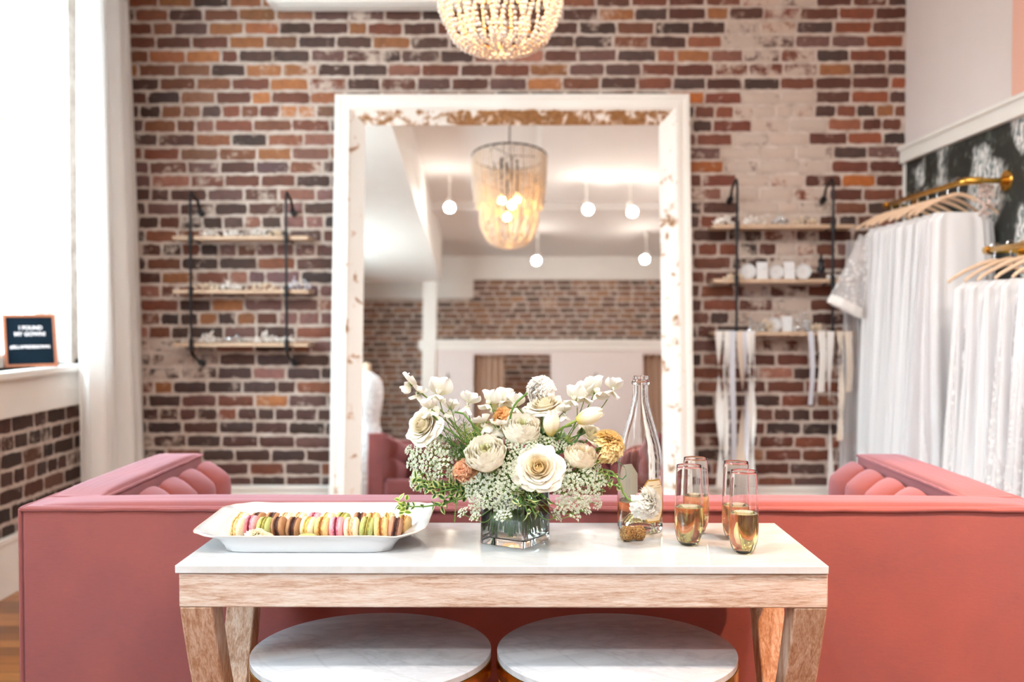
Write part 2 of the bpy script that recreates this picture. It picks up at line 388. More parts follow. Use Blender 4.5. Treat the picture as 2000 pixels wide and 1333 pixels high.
# ------------------------------------------------------------------ the setting
XL, XR, YB, YF, ZC = -2.25, 2.205, 5.70, -2.40, 3.70
WT = .24
def struct(o): return tag(o, kind='structure')
PAL = [((96, 58, 46), 10), ((120, 68, 50), 12), ((84, 54, 46), 9), ((136, 82, 58), 8), ((76, 52, 44), 7), ((70, 50, 46), 4),
       ((112, 78, 72), 7), ((166, 108, 66), 4), ((150, 100, 84), 4), ((84, 60, 54), 5)]
PALC = [c for c, k in PAL for _ in range(k)]
def brick_panel(mb, o, u, v, n, W, H, smear=None, skip=None, tone=None, cw=.2085, ch=.0786, nx=7, ny=2, seed=1, depth=.006, mort=.019):
    """rows of individual hand-made bricks on a plane o + u*a + v*b, faces standing out along n"""
    rnd = random.Random(seed); o, u, v, n = Vector(o), Vector(u), Vector(v), Vector(n)
    rows = int(H/ch)+1
    for r in range(rows):
        z0 = r*ch + mort*.5; z1 = min((r+1)*ch - mort*.5, H)
        if z1 - z0 < .015: continue
        x = -(rnd.random()*.3+.35*(r % 2))*cw
        header = rnd.random() < .08
        while x < W:
            L = cw*(rnd.uniform(.9, 1.08)); 
            if header or rnd.random() < .07: L *= rnd.uniform(.5, .6)
            a0, a1 = x + mort*.35, x + L - mort*.35; x += L
            a0, a1 = max(a0, 0), min(a1, W)
            if a1 - a0 < .03: continue
            ca, cb = (a0+a1)/2, (z0+z1)/2
            if skip and skip(ca, cb): continue
            col = rnd.choice(PALC)
            if tone: col = tone(ca, cb, col, rnd)
            k = rnd.uniform(.85, 1.15); sm = smear(ca, cb) if smear else .0
            sm += rnd.uniform(-.12, .12)
            c4 = (lin(min(255, col[0]*k)), lin(min(255, col[1]*k)), lin(min(255, col[2]*k)), max(0, sm))
            d = depth*rnd.uniform(.6, 1.3); tl = rnd.uniform(-.003, .003)
            j = [[(rnd.uniform(-.0035, .0035), rnd.uniform(-.0035, .0035)) for _ in range(nx+1)] for _ in range(ny+1)]
            wz = (.007 if seed == 11 else .002)*noise.noise(Vector((ca*1.3+seed, r*.35, 1)))
            vs = []
            for q in range(ny+1):
                for p in range(nx+1):
                    edge = p in (0, nx) or q in (0, ny); corner = p in (0, nx) and q in (0, ny)
                    fa, fb = p/nx, q/ny
                    ins = .0025 if corner else 0
                    A = a0 + (a1-a0)*fa + j[q][p][0] + (ins if p == 0 else -ins if p == nx else 0)
                    B = z0 + (z1-z0)*fb + j[q][p][1]*(1 if edge else .3) + tl*(fa-.5) + wz + (ins*.6 if q == 0 else -ins*.6 if q == ny else 0)
                    vs.append(o + u*A + v*B + n*(d*(.35 if edge else 1)))
            for q in range(ny+1):
                for p in range(nx+1):
                    if p in (0, nx) or q in (0, ny):
                        pass
            m_ = nx+1; fs = [(q*m_+p, q*m_+p+1, (q+1)*m_+p+1, (q+1)*m_+p) for q in range(ny) for p in range(nx)]
            ring = [(q, p) for p in range(nx+1) for q in (0,)] + [(q, nx) for q in range(1, ny+1)] + [(ny, p) for p in range(nx-1, -1, -1)] + [(q, 0) for q in range(ny-1, 0, -1)]
            base = len(vs)
            for (q, p) in ring: vs.append(vs[q*m_+p] - n*(d*.35+.004))
            K = len(ring)
            for i in range(K):
                i2 = (i+1) % K; a = ring[i][0]*m_+ring[i][1]; b_ = ring[i2][0]*m_+ring[i2][1]
                fs.append((a, base+i, base+i2, b_))
            mb.add(vs, fs, c4, 1)
def wall_with_holes(mb, x, y0, y1, z0, z1, holes, mi=0, t=WT):
    """left wall slab, inner face at x, going to x-t; holes (ya,yb,za,zb)"""
    ys = sorted({y0, y1} | {h[0] for h in holes} | {h[1] for h in holes})
    for a, b in zip(ys, ys[1:]):
        hs = [h for h in holes if h[0] <= a+1e-6 and h[1] >= b-1e-6]
        if not hs: mb.box((x-t, a, z0), (x, b, z1), mi=mi)
        else:
            h = hs[0]
            mb.box((x-t, a, z0), (x, b, h[2]), mi=mi); mb.box((x-t, a, h[3]), (x, b, z1), mi=mi)
# floor and ceiling
mb = MB().box((XL-.4, YF-.3, -.06), (XR+.2, YB+.2, 0)); struct(mb.build('floor', M_floor, smooth=0))
mb = MB().box((XL-.4, YF-.3, ZC), (XR+.2, YB+.2, ZC+.1)); struct(mb.build('ceiling', M_ceil, smooth=0))
# back wall: hand-laid bricks, a closed-up flue at the right
PX0, PX1 = 1.26 - XL, 1.74 - XL
def smear_haze_back(a, b):
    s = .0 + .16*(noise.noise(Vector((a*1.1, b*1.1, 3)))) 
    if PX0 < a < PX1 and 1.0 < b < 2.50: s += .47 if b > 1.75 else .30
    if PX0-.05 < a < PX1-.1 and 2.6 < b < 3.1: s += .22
    if 1.0 < a < 1.9 and 1.5 < b < 2.2: s += .08  # whitish haze of the window light, painted onto the bricks
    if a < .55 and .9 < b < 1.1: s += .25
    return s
def tone_back(a, b, col, rnd):
    x = a + XL
    if x < -1.0 and b > 2.1 and rnd.random() < .35: return rnd.choice([(170, 108, 62), (150, 92, 60), (140, 96, 72)])
    if x < -1.2 and b < 1.0 and rnd.random() < .4: return rnd.choice([(78, 52, 46), (74, 54, 52), (92, 58, 52)])
    if x > .95 and b > 1.7 and rnd.random() < .25: return rnd.choice([(150, 80, 50), (116, 58, 42), (170, 96, 40)])
    if x > .95 and rnd.random() < .35: return rnd.choice([(104, 54, 40), (92, 50, 40), (122, 66, 46)])
    if -1.5 < x < -.9 and .9 < b < 2.1 and rnd.random() < .4: return rnd.choice([(122, 84, 80), (108, 76, 78), (140, 98, 92)])  # purplish window sheen put into the brick colours left of the mirror
    return col
mb = MB().box((XL-.4, YB+.001, 0), (XR+.1, YB+.25, ZC))
brick_panel(mb, (XL, YB, .0), (1, 0, 0), (0, 0, 1), (0, -1, 0), XR-XL, 3.4, smear_haze_back, None, tone_back, seed=11)
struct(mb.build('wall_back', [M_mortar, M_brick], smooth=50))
# left wall with deep window openings, the nearer one unseen and placed to light the sofa
WH = [(3.30, 5.02, .99, 3.09), (-.30, 1.30, .99, 3.09)]
mb = MB(); wall_with_holes(mb, XL, YF-.2, YB+.1, 0, ZC, WH)
def skl(a, b):
    y = a + 2.6
    if b > 1 and y < 5.2: return True
    return any(h[0]-.04 < y < h[1]+.04 and h[2]-.22 < b < h[3]+.1 for h in WH)
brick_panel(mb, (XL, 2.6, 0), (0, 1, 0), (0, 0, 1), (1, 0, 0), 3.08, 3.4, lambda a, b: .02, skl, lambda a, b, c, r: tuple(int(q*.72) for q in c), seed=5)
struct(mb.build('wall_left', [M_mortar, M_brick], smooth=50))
# right wall: pale painted top, wallpaper below the picture rail
mb = MB().box((XR, YF-.2, 0), (XR+.15, YB+.1, ZC)); struct(mb.build('wall_right', M_wall, smooth=0))
mb = MB().box((XR-.004, .5, .26), (XR, YB-.03, 2.10)); struct(mb.build('wall_right_wallpaper', M_paper, smooth=0))
mb = MB(); mb.box((XR-.03, YF, 2.10), (XR, YB-.002, 2.17)); mb.box((XR-.045, YF, 2.17), (XR, YB-.002, 2.19)); struct(mb.build('trim_1', M_white, smooth=0))
mb = MB().box((XR-.012, YB-.034, 0), (XR+.001, YB-.002, 2.10)); struct(mb.build('trim_2', M_white, smooth=0))
mb = MB().box((XR-.05, 4.26, 2.19), (XR, 4.375, ZC)); struct(mb.build('trim_3', plain('peach_paint', rgb(228, 178, 160), .5), smooth=0))
# far wall behind the camera: brick with white plaster above, steps seen in the mirror
mb = MB().box((XL-.4, YF-.25, 0), (XR+.1, YF-.001, ZC))
brick_panel(mb, (XL, YF, 0), (1, 0, 0), (0, 0, 1), (0, 1, 0), XR-XL, 3.376, lambda a, b: .03, lambda a, b: (a + XL < -.6 and b > 3.08), lambda a, b, c, r: r.choice([(138, 92, 66), (120, 78, 60), (150, 104, 76), (108, 72, 58), (92, 66, 56), (160, 112, 74)]), nx=3, seed=9, mort=.030)
mb.box((XL, YF, 3.376), (XR, YF+.04, ZC), mi=2); mb.box((XL, YF, 3.108), (-.6, YF+.05, 3.40), mi=2)
struct(mb.build('wall_front', [M_mortar, M_brick, M_white], smooth=50))
# fitting room partition: posts, rail, boarded panels with two openings
mb = MB()
mb.box((-1.03, -1.56, 0), (-.555, -1.5, 2.19)); mb.box((.425, -1.56, 0), (1.59, -1.5, 2.19)); mb.box((-1.03, -1.56, 2.19), (XR, -1.5, 2.24))
mb.box((2.12, -1.56, 0), (XR, -1.5, 2.19))
struct(mb.build('wall_partition', M_wall, smooth=0))
mb = MB().box((-1.2, -1.60, 0), (-1.03, -1.46, ZC)); struct(mb.build('trim_4', M_white, smooth=0))
mb = MB(); mb.box((-1.25, -1.58, 2.24), (XR, -1.485, 2.32)); mb.box((-1.25, -1.60, 2.32), (XR, -1.465, 2.37)); struct(mb.build('trim_5', M_white, smooth=0))
# bulkhead along the window side, dropped ceiling panel, cross beam
mb = MB().box((XL, -1.46, 3.12), (-.97, 4.55, ZC)); struct(mb.build('ceiling_bulkhead', M_white, smooth=0))
mb = MB().box((.22, .2, 3.64), (XR, 2.6, ZC)); struct(mb.build('ceiling_panel', M_ceil, smooth=0))
mb = MB(); mb.box((-.97, -.1, 3.60), (XR, .06, ZC)); struct(mb.build('ceiling_beam', M_ceil, smooth=0))
# baseboards
def baseboard(name, lo, hi, cap_lo, cap_hi):
    mb = MB().box(lo, hi); mb.box(cap_lo, cap_hi); struct(mb.build(name, M_white, bevel=.004, seg=2))
baseboard('baseboard_left', (XL, 2.6, 0), (XL+.022, YB, .235), (XL, 2.6, .235), (XL+.03, YB, .262))
baseboard('baseboard_back', (XL+.03, YB-.03, 0), (XR-.012, YB, .235), (XL+.03, YB-.038, .235), (XR-.012, YB, .262))
baseboard('baseboard_right', (XR-.02, YF+.01, 0), (XR, YB-.04, .235), (XR-.028, YF+.01, .235), (XR, YB-.04, .262))
# windows
def window(i, h):
    ya, yb, za, zb = h; w_ = struct(empty('window_%d' % i, ((XL-WT, (ya+yb)/2, za))))
    g = XL - .16
    mb = MB()  # lining of the reveal and outer frame
    mb.box((XL-WT, yb-.012, za), (XL-.002, yb+.0, zb)); mb.box((XL-WT, ya, za), (XL-.002, ya+.012, zb)); mb.box((XL-WT, ya, zb-.012), (XL-.002, yb, zb))
    for a, b in ((ya+.012, ya+.06), (yb-.06, yb-.012)): mb.box((g-.04, a, za), (g+.05, b, zb-.012))
    mb.build('window_frame', M_white, w_, world=True, bevel=.003, seg=2)
    mb = MB(); mb.box((XL-.02, ya-.10, za-.205), (XL+.035, yb+.16, za-.035)); mb.build('window_apron', M_white, w_, world=True, bevel=.004, seg=2)
    mb = MB(); mb.box((XL-WT, ya, za-.035), (XL-.0, yb, za)); mb.box((XL-.0, ya-.12, za-.035), (XL+.07, yb+.17, za)); mb.build('window_sill', M_white, w_, world=True, bevel=.006, seg=2)
    zm = 2.14
    for k, (z0, z1, gx) in enumerate(((za, zm+.02, g+.012), (zm-.02, zb-.012, g-.022))):
        mb = MB(); s = .055
        mb.box((gx-.018, ya+.06, z0), (gx+.018, ya+.06+s, z1)); mb.box((gx-.018, yb-.06-s, z0), (gx+.018, yb-.06, z1))
        mb.box((gx-.018, ya+.06+s, z0), (gx+.018, yb-.06-s, z0+s*(1.2 if k == 0 else .8))); mb.box((gx-.018, ya+.06+s, z1-s*.8), (gx+.018, yb-.06-s, z1))
        sash = mb.build('sash', M_white, w_, world=True, bevel=.003, seg=2)
        mb = MB().box((gx-.002, ya+.06+s-.005, z0+s*.8-.005), (gx+.002, yb-.06-s+.005, z1-s*.8+.005)); mb.build('pane', M_pane, sash, world=True, smooth=0)
for i, h in enumerate(WH): window(i+1, h)
# building across the street
mb = MB().box((-9.5, -12, -4), (-9.0, 16, 3.4))
brick_panel(mb, (-9.0, 2, .5), (0, 1, 0), (0, 0, 1), (1, 0, 0), 12, 2.9, lambda a, b: .0, None, lambda a, b, c, r: r.choice([(100, 66, 60), (92, 58, 54), (108, 72, 66)]), cw=.42, ch=.15, nx=1, ny=1, seed=3, mort=.03)
tag(mb.build('building', [M_mortar, M_brick], smooth=0), 'pinkish red brick building across the street outside the window', 'building')

# ------------------------------------------------------------------ curtain
t = thing('curtain', 'sheer white floor length curtain beside the far left window', 'curtain', (-2.10, 5.22, .03))
random.seed(3)
ph = [U(0, 6.28) for _ in range(8)]
def cur(u, v):
    y = 4.84 + .74*u; z = .03 + 3.03*v
    f = .046*sin(2*pi*6.5*u + ph[0] + .5*sin(3*v + ph[1])) + .018*sin(2*pi*11*u + ph[2] + v) + .012*sin(2*pi*2.7*u+ph[3])
    x = -2.12 + f*(.55+.45*(1-v)) - .05*u*v
    y += .012*sin(2*pi*9*u + ph[4]) + .02*(1-v)*u - .015*v
    return Vector((x, min(y, 5.66), z))
mb = MB().grid(cur, 150, 24); o = mb.build('panel', M_curtain, t, world=True)
mb = MB().grid(lambda u, v: cur(u, v*.012) + Vector((.004, 0, -.002)), 150, 1); mb.build('hem', M_curtain, t, world=True)
t = thing('curtain_rod', 'black curtain rod above the far left window', 'curtain rod', (-2.12, 4.2, 3.08))
MB().tube([(-2.12, 3.0, 3.075), (-2.12, 5.64, 3.075)], .012, 10).build('rod', M_blackm, t, world=True)
for y in (3.05, 5.62): MB().tube([(-2.12, y, 3.075), (-2.24, y, 3.075)], .008, 8).build('bracket', M_blackm, t, world=True)

# ------------------------------------------------------------------ letter board on the sill
bw, bh = .232, .25
t = thing('letter_board', 'black felt letter board in a copper wood frame on the window sill', 'letter board', (-2.275, 4.65, .992), radians(40))
t.rotation_euler = (radians(-10), 0, radians(40))
mb = MB(); fw = .014
mb.box((-bw/2, -.009, 0), (bw/2, .009, fw)); mb.box((-bw/2, -.009, bh-fw), (bw/2, .009, bh))
mb.box((-bw/2, -.009, fw), (-bw/2+fw, .009, bh-fw)); mb.box((bw/2-fw, -.009, fw), (bw/2, .009, bh-fw))
mb.build('frame', M_frameb, t, bevel=.0015, seg=2)
mb = MB().box((-bw/2+fw, -.002, fw), (bw/2-fw, .006, bh-fw))
for k in range(36): mb.box((-bw/2+fw, -.0032, fw+.003+k*.0061), (bw/2-fw, -.002, fw+.0065+k*.0061))
mb.build('felt', plain('dark_felt', rgb(24, 38, 50), .95, spec=.1), t, smooth=0)
M_let = plain('white_plastic', rgb(240, 236, 240), .4)
for txt, sz, z, x in (('I FOUND', .0250, .178, .004), ('MY GOWN!', .0255, .148, .0), ('#ELLABRIDEGOWN', .0195, .089, -.002)):
    c = bpy.data.curves.new('lettering', 'FONT'); c.body = txt; c.size = sz; c.align_x = 'CENTER'; c.extrude = .001; c.offset = .0009; c.space_character = 1.02
    o = bpy.data.objects.new('lettering', c); C.objects.link(o); o.parent = t; o.location = (x, -.0042, z); o.rotation_euler = (pi/2, 0, 0)
    c.materials.append(M_let)
    bpy.context.view_layer.update(); me = bpy.data.meshes.new_from_object(o.evaluated_get(bpy.context.evaluated_depsgraph_get()))
    o2 = bpy.data.objects.new('lettering', me); C.objects.link(o2); o2.parent = t; o2.location = o.location; o2.rotation_euler = o.rotation_euler
    bpy.data.objects.remove(o)
mb = MB().tube([(0, .012, .12), (0, .06, .012)], .004, 6); mb.build('prop_leg', M_frameb, t)

# ------------------------------------------------------------------ leaning mirror
LEAN = radians(5.8); MW, MH = 1.99, 2.49
t = thing('leaning_mirror', 'huge floor mirror in a peeling white painted wood frame leaning on the brick wall', 'mirror', (-.028, 5.35, .003))
t.rotation_euler = (-LEAN, 0, 0)
# section: a = distance in from the outer edge, b = depth behind the front plane
sec = [(0, .062), (0, .012), (.006, .002), (.030, .0), (.034, .006), (.060, .006), (.064, -.004), (.084, -.004), (.092, .004), (.100, .010), (.168, .050), (.172, .062)]
def rail(name, A, B, inA, inB, wear):
    vs = []; A, B = Vector(A), Vector(B); n = len(sec); SEG = 24
    mb = MB()
    for k in range(SEG+1):
        f = k/SEG
        for a, b in sec:
            p0 = A + Vector(inA)*a; p1 = B + Vector(inB)*a
            p = p0.lerp(p1, f); vs.append(p + Vector((0, b, 0)))
    fs = [(k*n+i, k*n+(i+1) % n, (k+1)*n+(i+1) % n, (k+1)*n+i) for k in range(SEG) for i in range(n)]
    fs += [tuple(range(n-1, -1, -1)), tuple(SEG*n+i for i in range(n))]
    def col(i):
        f = (i//n)/SEG; s_ = i % n; return (wear(f, s_), 0, 0, 1)
    mb.add(vs, fs, col); return mb.build(name, M_peel, t, smooth=35, fix=True)
h = MW/2
def w_top(f, s):
    if 9 <= s <= 11: return .545 if f > .34 else .47
    return .34 if s in (8, 9) else .27
side = lambda f, s: .365 if s in (7, 8, 9) else .30
rail('frame_rail', (-h, 0, MH), (h, 0, MH), (1, 0, -1), (-1, 0, -1), w_top)
rail('frame_rail', (h, 0, 0), (-h, 0, 0), (-1, 0, 1), (1, 0, 1), side)
rail('frame_stile', (-h, 0, 0), (-h, 0, MH), (1, 0, 1), (1, 0, -1), side)
rail('frame_stile', (h, 0, MH), (h, 0, 0), (-1, 0, -1), (-1, 0, 1), lambda f, s: .385 if s in (7, 8, 9, 10) else .31)
MB().box((-h+.165, .052, .165), (h-.165, .06, MH-.165)).build('mirror_glass', M_mirror, t, smooth=0)
MB().box((-h+.05, .062, .05), (h-.05, .068, MH-.05)).build('backing', M_shelf, t, smooth=0)

# ------------------------------------------------------------------ sofa
SX0, SX1, SY0, SY1, SZ = -1.157, 1.235, 2.30, 3.22, .785
t = thing('sofa', 'coral pink velvet sofa with channel tufted arms, its back to the camera', 'sofa', ((SX0+SX1)/2, SY0, 0))
AT = .135
def slab(lo, hi, bev=.02, name='back', puff=.006):
    mb = MB(); x0, y0, z0 = lo; x1, y1, z1 = hi
    mb.box(lo, hi); return mb.build(name, M_velvet, t, world=True, bevel=bev, seg=5)
def top_roll(name, lo, hi):  # slightly crowned top
    x0, y0, z0 = lo; x1, y1, z1 = hi
    def f(u, v):
        a = 2*pi*u; return None
    mb = MB(); nx, ny = 40, 12
    def g(u, v):
        e = (1 - abs(2*u-1)**8)*(1 - abs(2*v-1)**6)
        return Vector((x0+(x1-x0)*u, y0+(y1-y0)*v, z0 + (z1-z0)*e**.5 + .0015*noise.noise(Vector((u*9, v*6, z0)))*e))
    mb.grid(g, nx, ny); return mb.build(name, M_velvet, t, world=True)
slab((SX0, SY0, .10), (SX1, SY0+AT, SZ), .012, 'back')
slab((SX0, SY0+AT, .10), (SX0+AT, SY1, SZ), .012, 'arm'); slab((SX1-AT, SY0+AT, .10), (SX1, SY1, SZ), .012, 'arm')
top_roll('back_top', (SX0+.012, SY0+.008, SZ-.004), (SX1-.012, SY0+AT-.004, SZ+.010))
top_roll('arm_top', (SX0+.008, SY0+AT, SZ-.004), (SX0+AT-.004, SY1-.012, SZ+.010))
top_roll('arm_top', (SX1-AT+.004, SY0+AT, SZ-.004), (SX1-.008, SY1-.012, SZ+.010))
def wob(pts, k=.0012): return [Vector(p) + Vector((0, U(-k, k)*.5, U(-k, k))) for p in pts]
M_welt = M_velvet
z = SZ - .006
def line(a, b, n=40): return [Vector(a).lerp(Vector(b), i/n) for i in range(n+1)]
MB().tube(wob(line((SX0+.003, SY0-.002, z), (SX1-.003, SY0-.002, z))), .0045, 8).build('welt', M_welt, t, world=True)
MB().tube(wob(line((SX0-.002, SY0+.004, z), (SX0-.002, SY1-.004, z))), .0045, 8).build('welt', M_welt, t, world=True)
MB().tube(wob(line((SX1+.002, SY0+.004, z), (SX1+.002, SY1-.004, z))), .0045, 8).build('welt', M_welt, t, world=True)
for x, s in ((SX0+.001, 1), (SX1-.001, -1)): MB().tube(wob(line((x, SY0-.001, .11), (x, SY0-.001, z))), .0045, 8).build('welt', M_welt, t, world=True)
for x in (SX0+AT, SX1-AT): MB().tube(wob(line((x, SY0+AT, z), (x, SY1-.004, z))), .0045, 8).build('welt', M_welt, t, world=True)
# channel tufted pads: grid tufting in rows with pulled seams
def tuft_pad(name, o, u, n, L, z0, z1, th, cells):
    o, u, n = Vector(o), Vector(u), Vector(n)
    def g(a, b):
        ca = abs(sin(pi*a*cells)); cb = abs(sin(pi*(b*1.9+.1)))
        p = (ca**.35)*(.55+.45*cb**.4); edge = min(1, (1-b)*7)**.5*min(1, a*14)**.5*min(1, (1-a)*14)**.5
        top = z1 - .018*(1-ca**.4)
        return o + u*(L*a) + n*(.02 + th*p*edge) + Vector((0, 0, z0 + (top-z0)*b))
    mb = MB().grid(g, cells*14, 30)
    nn = cells*14+1
    # close back
    top = [30*nn+i for i in range(nn)]
    base = len(mb.v); vs = [o + u*(L*i/(nn-1)) + Vector((0, 0, z1-.03)) for i in range(nn)]
    mb.add(vs, []); mb.f += [(top[i], top[i+1], base+i+1, base+i) for i in range(nn-1)]; mb.m += [0]*(nn-1)
    for sgn in (0, nn-1):
        col = [j*nn+sgn for j in range(31)]
        b2 = len(mb.v); mb.add([o + u*(L*(sgn/(nn-1))) + Vector((0, 0, z0+(z1-.02-z0)*j/30)) for j in range(31)], [])
        mb.f += [(col[j], col[j+1], b2+j+1, b2+j) for j in range(30)]; mb.m += [0]*30
    return mb.build(name, M_velvet, t, smooth=60, world=True, fix=True)
tuft_pad('arm_pad', (SX0+AT, SY0+AT+.01, 0), (0, 1, 0), (1, 0, 0), SY1+.015-SY0-AT, .43, SZ-.022, .085, 5)
tuft_pad('arm_pad', (SX1-AT, SY0+AT+.01, 0), (0, 1, 0), (-1, 0, 0), SY1+.015-SY0-AT, .43, SZ-.022, .085, 5)
tuft_pad('back_pad', (SX0+AT+.03, SY0+AT, 0), (1, 0, 0), (0, 1, 0), SX1-SX0-2*AT-.06, .43, SZ-.03, .09, 14)
slab((SX0+AT+.002, SY0+AT+.002, .12), (SX1-AT-.002, SY1-.02, .29), .01, 'seat_base')
slab((SX0+AT+.004, SY0+AT+.01, .292), (SX1-AT-.004, SY1+.01, .43), .03, 'seat_cushion')
for x in (SX0+.08, SX1-.08):
    for y in (SY0+.07, SY1-.08): MB().lathe([(.014, 0), (.024, .10)], 16, Matrix.Translation((x, y, 0))).build('leg', M_brass, t, world=True)

# ------------------------------------------------------------------ console table
TX0, TX1, TY0, TY1, TZ = -.640, .581, 1.847, 2.237, .762
t = thing('console_table', 'whitewashed wood console table with a white marble top behind the sofa', 'table', ((TX0+TX1)/2, (TY0+TY1)/2, 0))
MB().box((TX0, TY0, TZ-.0155), (TX1, TY1, TZ)).build('tabletop', M_marble, t, world=True, bevel=.0018, seg=3)
ax0, ax1, ay0, ay1, az = TX0+.006, TX1-.0, TY0+.004, TY1-.004, TZ-.0163
az0 = az - .064
mb = MB().box((ax0, ay0, az0), (ax1, ay0+.028, az)); mb.build('apron', M_washx, t, world=True, bevel=.003, seg=3)
MB().box((ax0, ay1-.028, az0), (ax1, ay1, az)).build('apron', M_washx, t, world=True, bevel=.003, seg=3)
for x0 in (ax0+.001, ax1-.029): MB().box((x0, ay0+.028, az0), (x0+.028, ay1-.028, az)).build('apron', M_washz, t, world=True, bevel=.002, seg=2)
def leg(x0, ytop, ybot, out):
    mb = MB(); n = 24; wx, wy = .062, .062; path = []
    for k in range(n+1):
        f = k/n; z_ = az0*(1-f)
        s = f + .16*sin(pi*f)*(1-f)*0 - .035*sin(2*pi*f)
        y = ytop + (ybot-ytop)*s; path.append(((x0, y, z_), (1, 0, 0), (0, 1, 0)))
    return mb.sweep(path, [(0, 0), (wx, 0), (wx, wy*1.0), (0, wy*1.0)]).build('leg', M_washz, t, world=True, bevel=.004, seg=3, fix=True)
for x0 in (ax0, ax1-.062):
    leg(x0, ay0+.001, ay1-.063, 0)
    leg(x0 + (.004 if x0 < 0 else -.004), ay1-.063, ay0+.001, 0)

# ------------------------------------------------------------------ round marble stools under the console
def stool(px, label, var):
    c = P(px, 1275, 2.0); zs = .556; x = c.x; r = .242
    t = thing('accent_stool', label, 'stool', (x, 2.0, 0), 0, 'round marble stools')
    MB().lathe([(r-.004, zs-.014), (r-.001, zs-.013), (r-.001, zs-.002), (r-.004, zs)], 96).build('seat_top', M_marble2, t, smooth=40)
    MB().lathe([(r-.012, zs-.044), (r+.0005, zs-.044), (r+.0005, zs-.0145), (r-.012, zs-.0145)], 96, cap=False).build('rim', M_brass, t, smooth=40)
    for k in range(4):
        a = pi/4 + k*pi/2 + var; q = Matrix.Rotation(a, 4, 'Z')
        MB().box((r-.014, -.011, 0), (r-.004, .011, zs-.044), q).build('leg', M_brass, t, smooth=0)
    MB().lathe([(r-.016, 0), (r-.002, 0), (r-.002, .012), (r-.016, .012)], 64, cap=False).build('base_ring', M_brass, t)
    return t
stool(727, 'left round marble topped stool with brass rim, under the console', .45)
stool(1203.5, 'right round marble topped stool with brass rim, under the console', .7)

# ------------------------------------------------------------------ platter
t = thing('serving_platter', 'white rectangular ceramic platter with wavy rim holding macarons', 'platter', (-.415, 2.085, TZ))
M_cer = plain('white_glaze', rgb(216, 217, 220), .12)
M_cer.node_tree.nodes['Principled BSDF'].inputs['Coat Weight'].default_value = .4
def rr(hx, hy, r, a, wav=0):
    """superellipse point"""
    p = 2/ r; c, s = cos(a), sin(a)
    return Vector((hx*(abs(c)**p)*(1 if c >= 0 else -1), hy*(abs(s)**p)*(1 if s >= 0 else -1), 0))
prof = [(.70, .83, .0, 9), (.722, .862, .001, 9), (.745, .882, .013, 9), (.80, .915, .025, 8), (.90, .955, .032, 7), (.985, .985, .0375, 6.5), (1.0, 1.0, .0395, 6.5), (.99, .985, .041, 6.5),
        (.90, .94, .036, 7), (.81, .895, .028, 8), (.755, .865, .017, 8.5), (.72, .835, .011, 9), (.40, .35, .010, 9)]
hx, hy = .234, .158
NA = 160
def pl(u, v):
    a = 2*pi*u; k = v*(len(prof)-1); i = min(int(k+1e-6), len(prof)-1)
    sx, sy, z_, e = prof[i]; p = rr(hx*sx, hy*sy, e*1.0, a)
    rimf = max(0, (sx-.78)/.22)
    endl = max(0, (abs(p.x)/hx-.75)/.25)**1.5
    if rimf > 0: z_ += rimf*(.004*(p.y/hy) + .006*endl*(1 if p.x > 0 else .2) + .0008*sin(7*a) + .0006*sin(13*a+1)) 
    return Vector((p.x, p.y, z_))
mb = MB().grid(pl, NA, len(prof)-1, cu=True)
mb.f.append(tuple(range(NA-1, -1, -1))); mb.m.append(0)
L0 = (len(prof)-1)*NA; mb.f.append(tuple(L0+i for i in range(NA))); mb.m.append(0)
mb.build('platter_body', M_cer, t, smooth=60)
rimp = [pl(i/NA, 6/(len(prof)-1)) + Vector((0, 0, .0006)) for i in range(NA+1)]
MB().tube(rimp, .0011, 6).build('rim_edge', plain('worn_rim', rgb(206, 186, 172), .3), t)

